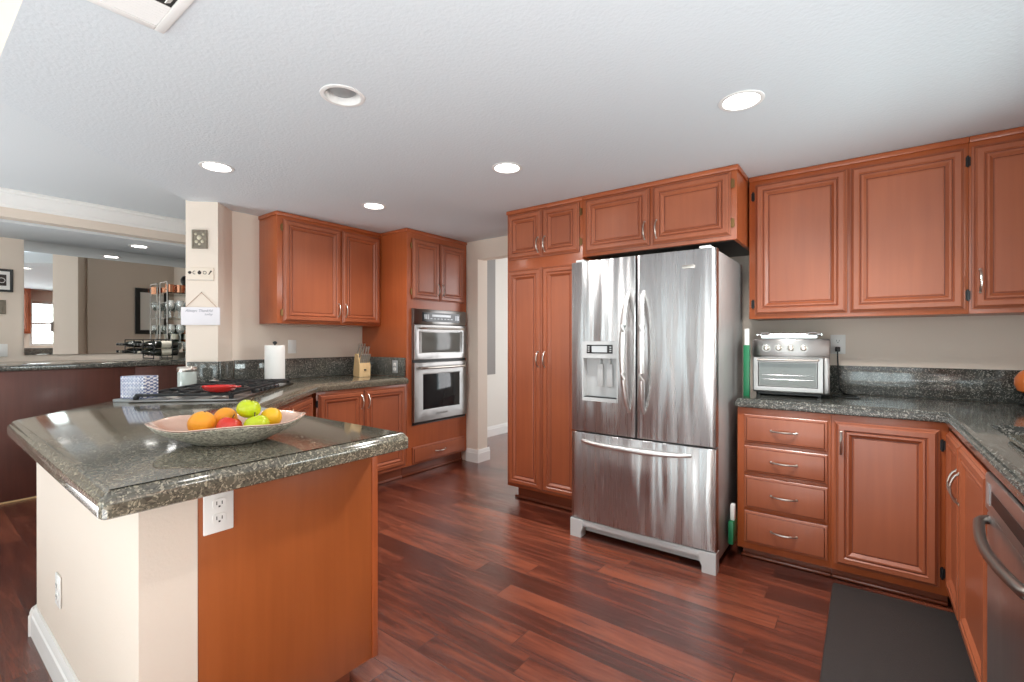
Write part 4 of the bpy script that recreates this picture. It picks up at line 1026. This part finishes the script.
# vent
t = thing('ceiling_vent', 'white louvered air vent in the ceiling at top left', 'vent', (-1.835, 0.255, ZC))
w, d = 0.36, 0.292
mb = MB().box(0, 0, -0.010, w, 0.028, -0.0005, 0.003).box(0, d - 0.028, -0.010, w, d, -0.0005, 0.003).box(0, 0.028, -0.010, 0.028, d - 0.028, -0.0005, 0.003).box(w - 0.028, 0.028, -0.010, w, d - 0.028, -0.0005, 0.003)
mb.build('frame', WHITE, t)
MB().box(0.028, 0.028, -0.003, w - 0.028, d - 0.028, -0.0008).build('backing', SLOT, t)
for i in range(9):
    x = 0.036 + i * 0.0145; MB().box(-0.0045, 0.029, -0.001, 0.0045, d - 0.029, 0.0012, M=Matrix.Translation((x, 0, -0.007)) @ Matrix.Rotation(R(-22), 4, 'Y')).build('louver', WHITE, t)
for i in range(9):
    y = 0.040 + i * 0.026; MB().box(0.176, -0.008, -0.0012, w - 0.029, 0.008, 0.0012, M=Matrix.Translation((0, y, -0.007)) @ Matrix.Rotation(R(30), 4, 'X')).build('louver', WHITE, t)

# ------------------------------------------------------------------ bar
t = thing('bar_counter', 'dark brown paneled bar base with granite top along the mirror', 'bar')
MB().box(-6.20, -3.15, 0.0, -5.235, 2.58, 1.004).build('base', BARW, t)
for y0_, y1_ in ((-1.6, -0.42), (-0.41, 0.05), (0.058, 1.332), (1.34, 2.57)): MB().box(-5.2345, y0_, 0.012, -5.226, y1_, 1.002, 0.002).build('panel', BARW, t)
MB().box(-5.2345, -3.15, 0.0, -5.215, 2.58, 0.011, 0.003).build('kick_trim', KNIFEW, t)
MB().box(-6.215, -3.15, 1.006, -5.20, 2.58, 1.046, 0.010, 3).build('worktop', GRAND, t)
tag(MB().box(-6.2185, 0.765, 1.105, -6.212, 2.585, 2.168).build('bar_mirror', MIRROR), 'large frameless mirror on the wall behind the bar', 'mirror')
bpy.data.objects['bar_mirror']['kind'] = 'thing'
# framed picture + plaque at the left edge
def frame_pic(name, label, loc, rz, w, h, fw, fmat, inner):
    t = thing(name, label, 'picture', loc, rz)
    MB().rings(-w / 2, -h / 2, w / 2, h / 2, [(0, 0.001), (0, 0.016), (0.004, 0.020), (fw, 0.018), (fw + 0.003, 0.008)]).build('frame', fmat, t)
    MB().box(-w / 2 + fw + 0.004, -0.0095, -h / 2 + fw + 0.004, w / 2 - fw - 0.004, -0.0083, h / 2 - fw - 0.004).build('mat', WHITEPL, t)
    return t
t = frame_pic('framed_picture', 'small black-framed picture on the beige wall at far left', (-6.22, 0.555, 1.78), 90, 0.28, 0.205, 0.016, BLACK, 0)
MB().box(-0.01, -0.0112, -0.048, 0.098, -0.0097, 0.052).build('print', INK, t)
MB().tube([(0.068 + 0.022 * math.cos(R(a)), -0.0125, 0.022 * math.sin(R(a))) for a in range(0, 360, 30)], 0.003, 6, closed=True).build('monogram', WHITEPL, t)
t = thing('wall_plaque', 'small grey ornate plaque below the picture at far left', 'plaque', (-6.22, 0.60, 1.54), 90)
MB().rings(-0.05, -0.063, 0.05, 0.063, [(0, 0.001), (0, 0.010), (0.003, 0.013), (0.012, 0.013), (0.015, 0.009)]).build('plate', STONE, t)
frame_pic('framed_picture', 'black-framed white picture seen only in the bar mirror', (-4.102, 2.33, 1.66), 90 + 180, 0.40, 0.66, 0.055, BLACK, 0)
# glass shelves
t = thing('glass_shelf_unit', 'glass bar shelves on slim metal posts against the mirror', 'shelf', (-6.05, 1.80, 1.0465))
for z in (0.165, 0.43, 0.70): MB().box(-0.13, 0, z, 0.11, 0.68, z + 0.008).build('shelf', GLASS, t)
for x in (-0.12, 0.10):
    for y in (0.0, 0.68): MB().tube([(x, y, 0), (x, y, 0.82)], 0.006, 8).build('post', DKSTEEL, t)
MB().tube([(0.10, 0.0, 0.82), (-0.12, 0.0, 0.82)], 0.006, 8).tube([(0.10, 0.0, 0.60), (-0.12, 0.0, 0.60)], 0.005, 8).build('rail', DKSTEEL, t)
def bottle(label, cat, x, y, z, r, h, mat, capm, grp, lab=True, name='liquor_bottle'):
    t = thing(name, label, cat, (x, y, z), 0, grp)
    MB().lathe([(r * 0.9, 0), (r, 0.006), (r, h * 0.58), (r * 0.85, h * 0.66), (r * 0.36, h * 0.76), (r * 0.34, h * 0.93)], n=14).build('glass', mat, t)
    MB().lathe([(r * 0.38, h * 0.9305), (r * 0.38, h), (1e-5, h)], n=10).build('cap', capm, t)
    if lab: MB().lathe([(r * 1.01, h * 0.16), (r * 1.015, h * 0.17), (r * 1.015, h * 0.46), (r * 1.01, h * 0.47)], n=14).build('paper_label', LABELP, t)
    return t
def mug(x, y, z, label):
    t = thing('copper_mug', label, 'mug', (x, y, z), 0, 'copper mugs on the top glass shelf')
    MB().lathe([(0.036, 0), (0.040, 0.005), (0.043, 0.085), (0.040, 0.085), (0.037, 0.010), (1e-5, 0.008)], n=16).build('cup', COPPER, t)
    MB().tube([(0.030, -0.030, 0.070), (0.040, -0.055, 0.065), (0.040, -0.055, 0.030), (0.030, -0.030, 0.020)], 0.004, 6).build('handle', COPPER, t)
def glassw(x, y, z, s=1.0):
    t = thing('wine_glass', 'clear stemmed glass on the bar shelves beside the column', 'glass', (x, y, z), 0, 'stemmed glasses on the bar shelves')
    MB().lathe([(0.030 * s, 0), (0.028 * s, 0.003), (0.004, 0.006), (0.004, 0.07 * s), (0.026 * s, 0.09 * s), (0.034 * s, 0.12 * s), (0.028 * s, 0.16 * s), (0.027 * s, 0.16 * s), (0.032 * s, 0.12 * s), (0.024 * s, 0.095 * s), (1e-5, 0.08 * s)], n=16).build('goblet', GLASS2, t)
m, n, l, b = newmat('goblet_glass')
out = n['Material Output']; tr = n.new('ShaderNodeBsdfTransparent'); gl = n.new('ShaderNodeBsdfGlossy'); gl.inputs['Roughness'].default_value = 0.12
mxs = n.new('ShaderNodeMixShader'); mxs.inputs[0].default_value = 0.5
tr.inputs[0].default_value = (0.9, 0.93, 0.92, 1)
df = n.new('ShaderNodeBsdfDiffuse'); df.inputs[0].default_value = (0.85, 0.88, 0.86, 1); mx3 = n.new('ShaderNodeMixShader'); mx3.inputs[0].default_value = 0.5
l.new(gl.outputs[0], mx3.inputs[1]); l.new(df.outputs[0], mx3.inputs[2])
l.new(tr.outputs[0], mxs.inputs[1]); l.new(mx3.outputs[0], mxs.inputs[2]); l.new(mxs.outputs[0], out.inputs[0])
GLASS2 = m
ZB = 1.0465
pos = ['nearest the mirror edge', 'second along', 'third along', 'fourth along', 'farthest along']
pos = ['nearest the mirror edge', 'second along', 'third along', 'fourth along', 'fifth along', 'farthest along']
for i in range(6): mug(-5.99, 1.835 + 0.088 * i, ZB + 0.709, 'copper mug on the top glass shelf, %s' % pos[i])
for i in range(7): glassw(-5.98, 1.84 + 0.088 * i, ZB + 0.439, 1.15)
for i in range(7): glassw(-6.09, 1.86 + 0.088 * i, ZB + 0.439, 1.1)
for i in range(7): glassw(-5.98, 1.84 + 0.088 * i, ZB + 0.174, 1.2)
for i in range(7): glassw(-5.86, 1.95 + 0.075 * i, ZB, 1.05)
cols = [CLEARB, AMBER, CLEARB, BOTTLEG, CLEARB]
for i in range(5): bottle('liquor bottle with %s glass standing on the bar under the shelves' % ('pale', 'amber', 'pale', 'dark green', 'pale')[i], 'bottle', -6.02 - 0.05 * (i % 2), 2.02 + 0.085 * i, ZB, 0.030, 0.15, cols[i], BLACK, 'bottles under the glass shelves')
for i in range(3): bottle('dark squat bottle on the back row of the glass shelf', 'bottle', -6.11, 1.92 + 0.12 * i, ZB + 0.174, 0.036, 0.19, (BOTTLEG, AMBER, BOTTLEG)[i], BLACK, 'bottles on the lower glass shelf')
# dark round vase on top
t = thing('round_vase', 'dark round vase standing on top of the mugs shelf', 'vase', (-6.10, 2.10, ZB + 0.709))
MB().lathe([(0.035, 0), (0.04, 0.02), (0.025, 0.06), (0.035, 0.11), (0.055, 0.16), (0.055, 0.19), (0.04, 0.22), (0.025, 0.23), (1e-5, 0.22)], n=20).build('vase', BLACK, t)
# wine rack with lying bottles
t = thing('wine_rack', 'black metal wine rack standing on the bar top', 'wine rack', (-5.86, 1.56, ZB))
mb = MB()
for y in (0.06, 0.22):
    mb.tube([(-0.20, y, 0.008), (0.12, y, 0.008)], 0.006, 8); mb.tube([(-0.20, y, 0.008), (-0.20, y, 0.20)], 0.005, 8); mb.tube([(0.12, y, 0.008), (0.12, y, 0.20)], 0.005, 8)
    for z in (0.055, 0.135): mb.tube([(-0.20 + 0.32 * k / 24, y, z - 0.018 * abs(math.sin(math.pi * 3 * k / 24))) for k in range(25)], 0.004, 6)
for x in (-0.20, 0.12): mb.tube([(x, 0.06, 0.20), (x, 0.22, 0.20)], 0.005, 8)
mb.build('rack_frame', IRON, t)
k = 0
for zr in (0.082, 0.162):
    for i in range(3):
        x = -5.86 - 0.147 + 0.107 * i
        tb = bottle('dark wine bottle lying in the %s row of the wine rack' % ('lower' if zr < 0.1 else 'upper'), 'bottle', x, 1.84, ZB + zr - 0.012, 0.037, 0.31, BOTTLEG, (BLACK, simple('foil_cream', (214, 206, 190), 0.4), BLACK)[i] if k % 2 else BLACK, 'wine bottles in the black rack', True, 'wine_bottle')
        tb.rotation_euler = (R(90), 0, 0); k += 1
# ------------------------------------------------------------------ hall panel, floor mat
tag(MB().box(-3.868, 4.60, 0.80, -3.855, 4.77, 2.30, 0.002).build('tall_canvas', GREYP), 'tall narrow grey panel on the hall wall beyond the opening', 'wall panel')
t = thing('floor_mat', 'charcoal anti-fatigue mat on the floor before the right cabinets', 'mat', (-0.132, 1.35, 0.0005))
MB().prism(roundc([(0, 0), (0.465, 0), (0.465, 1.535), (0, 1.535)], 0.02, [0, 1, 2, 3]), 0, 0.014, bev=0.006, seg=3).build('pad', MAT_, t)
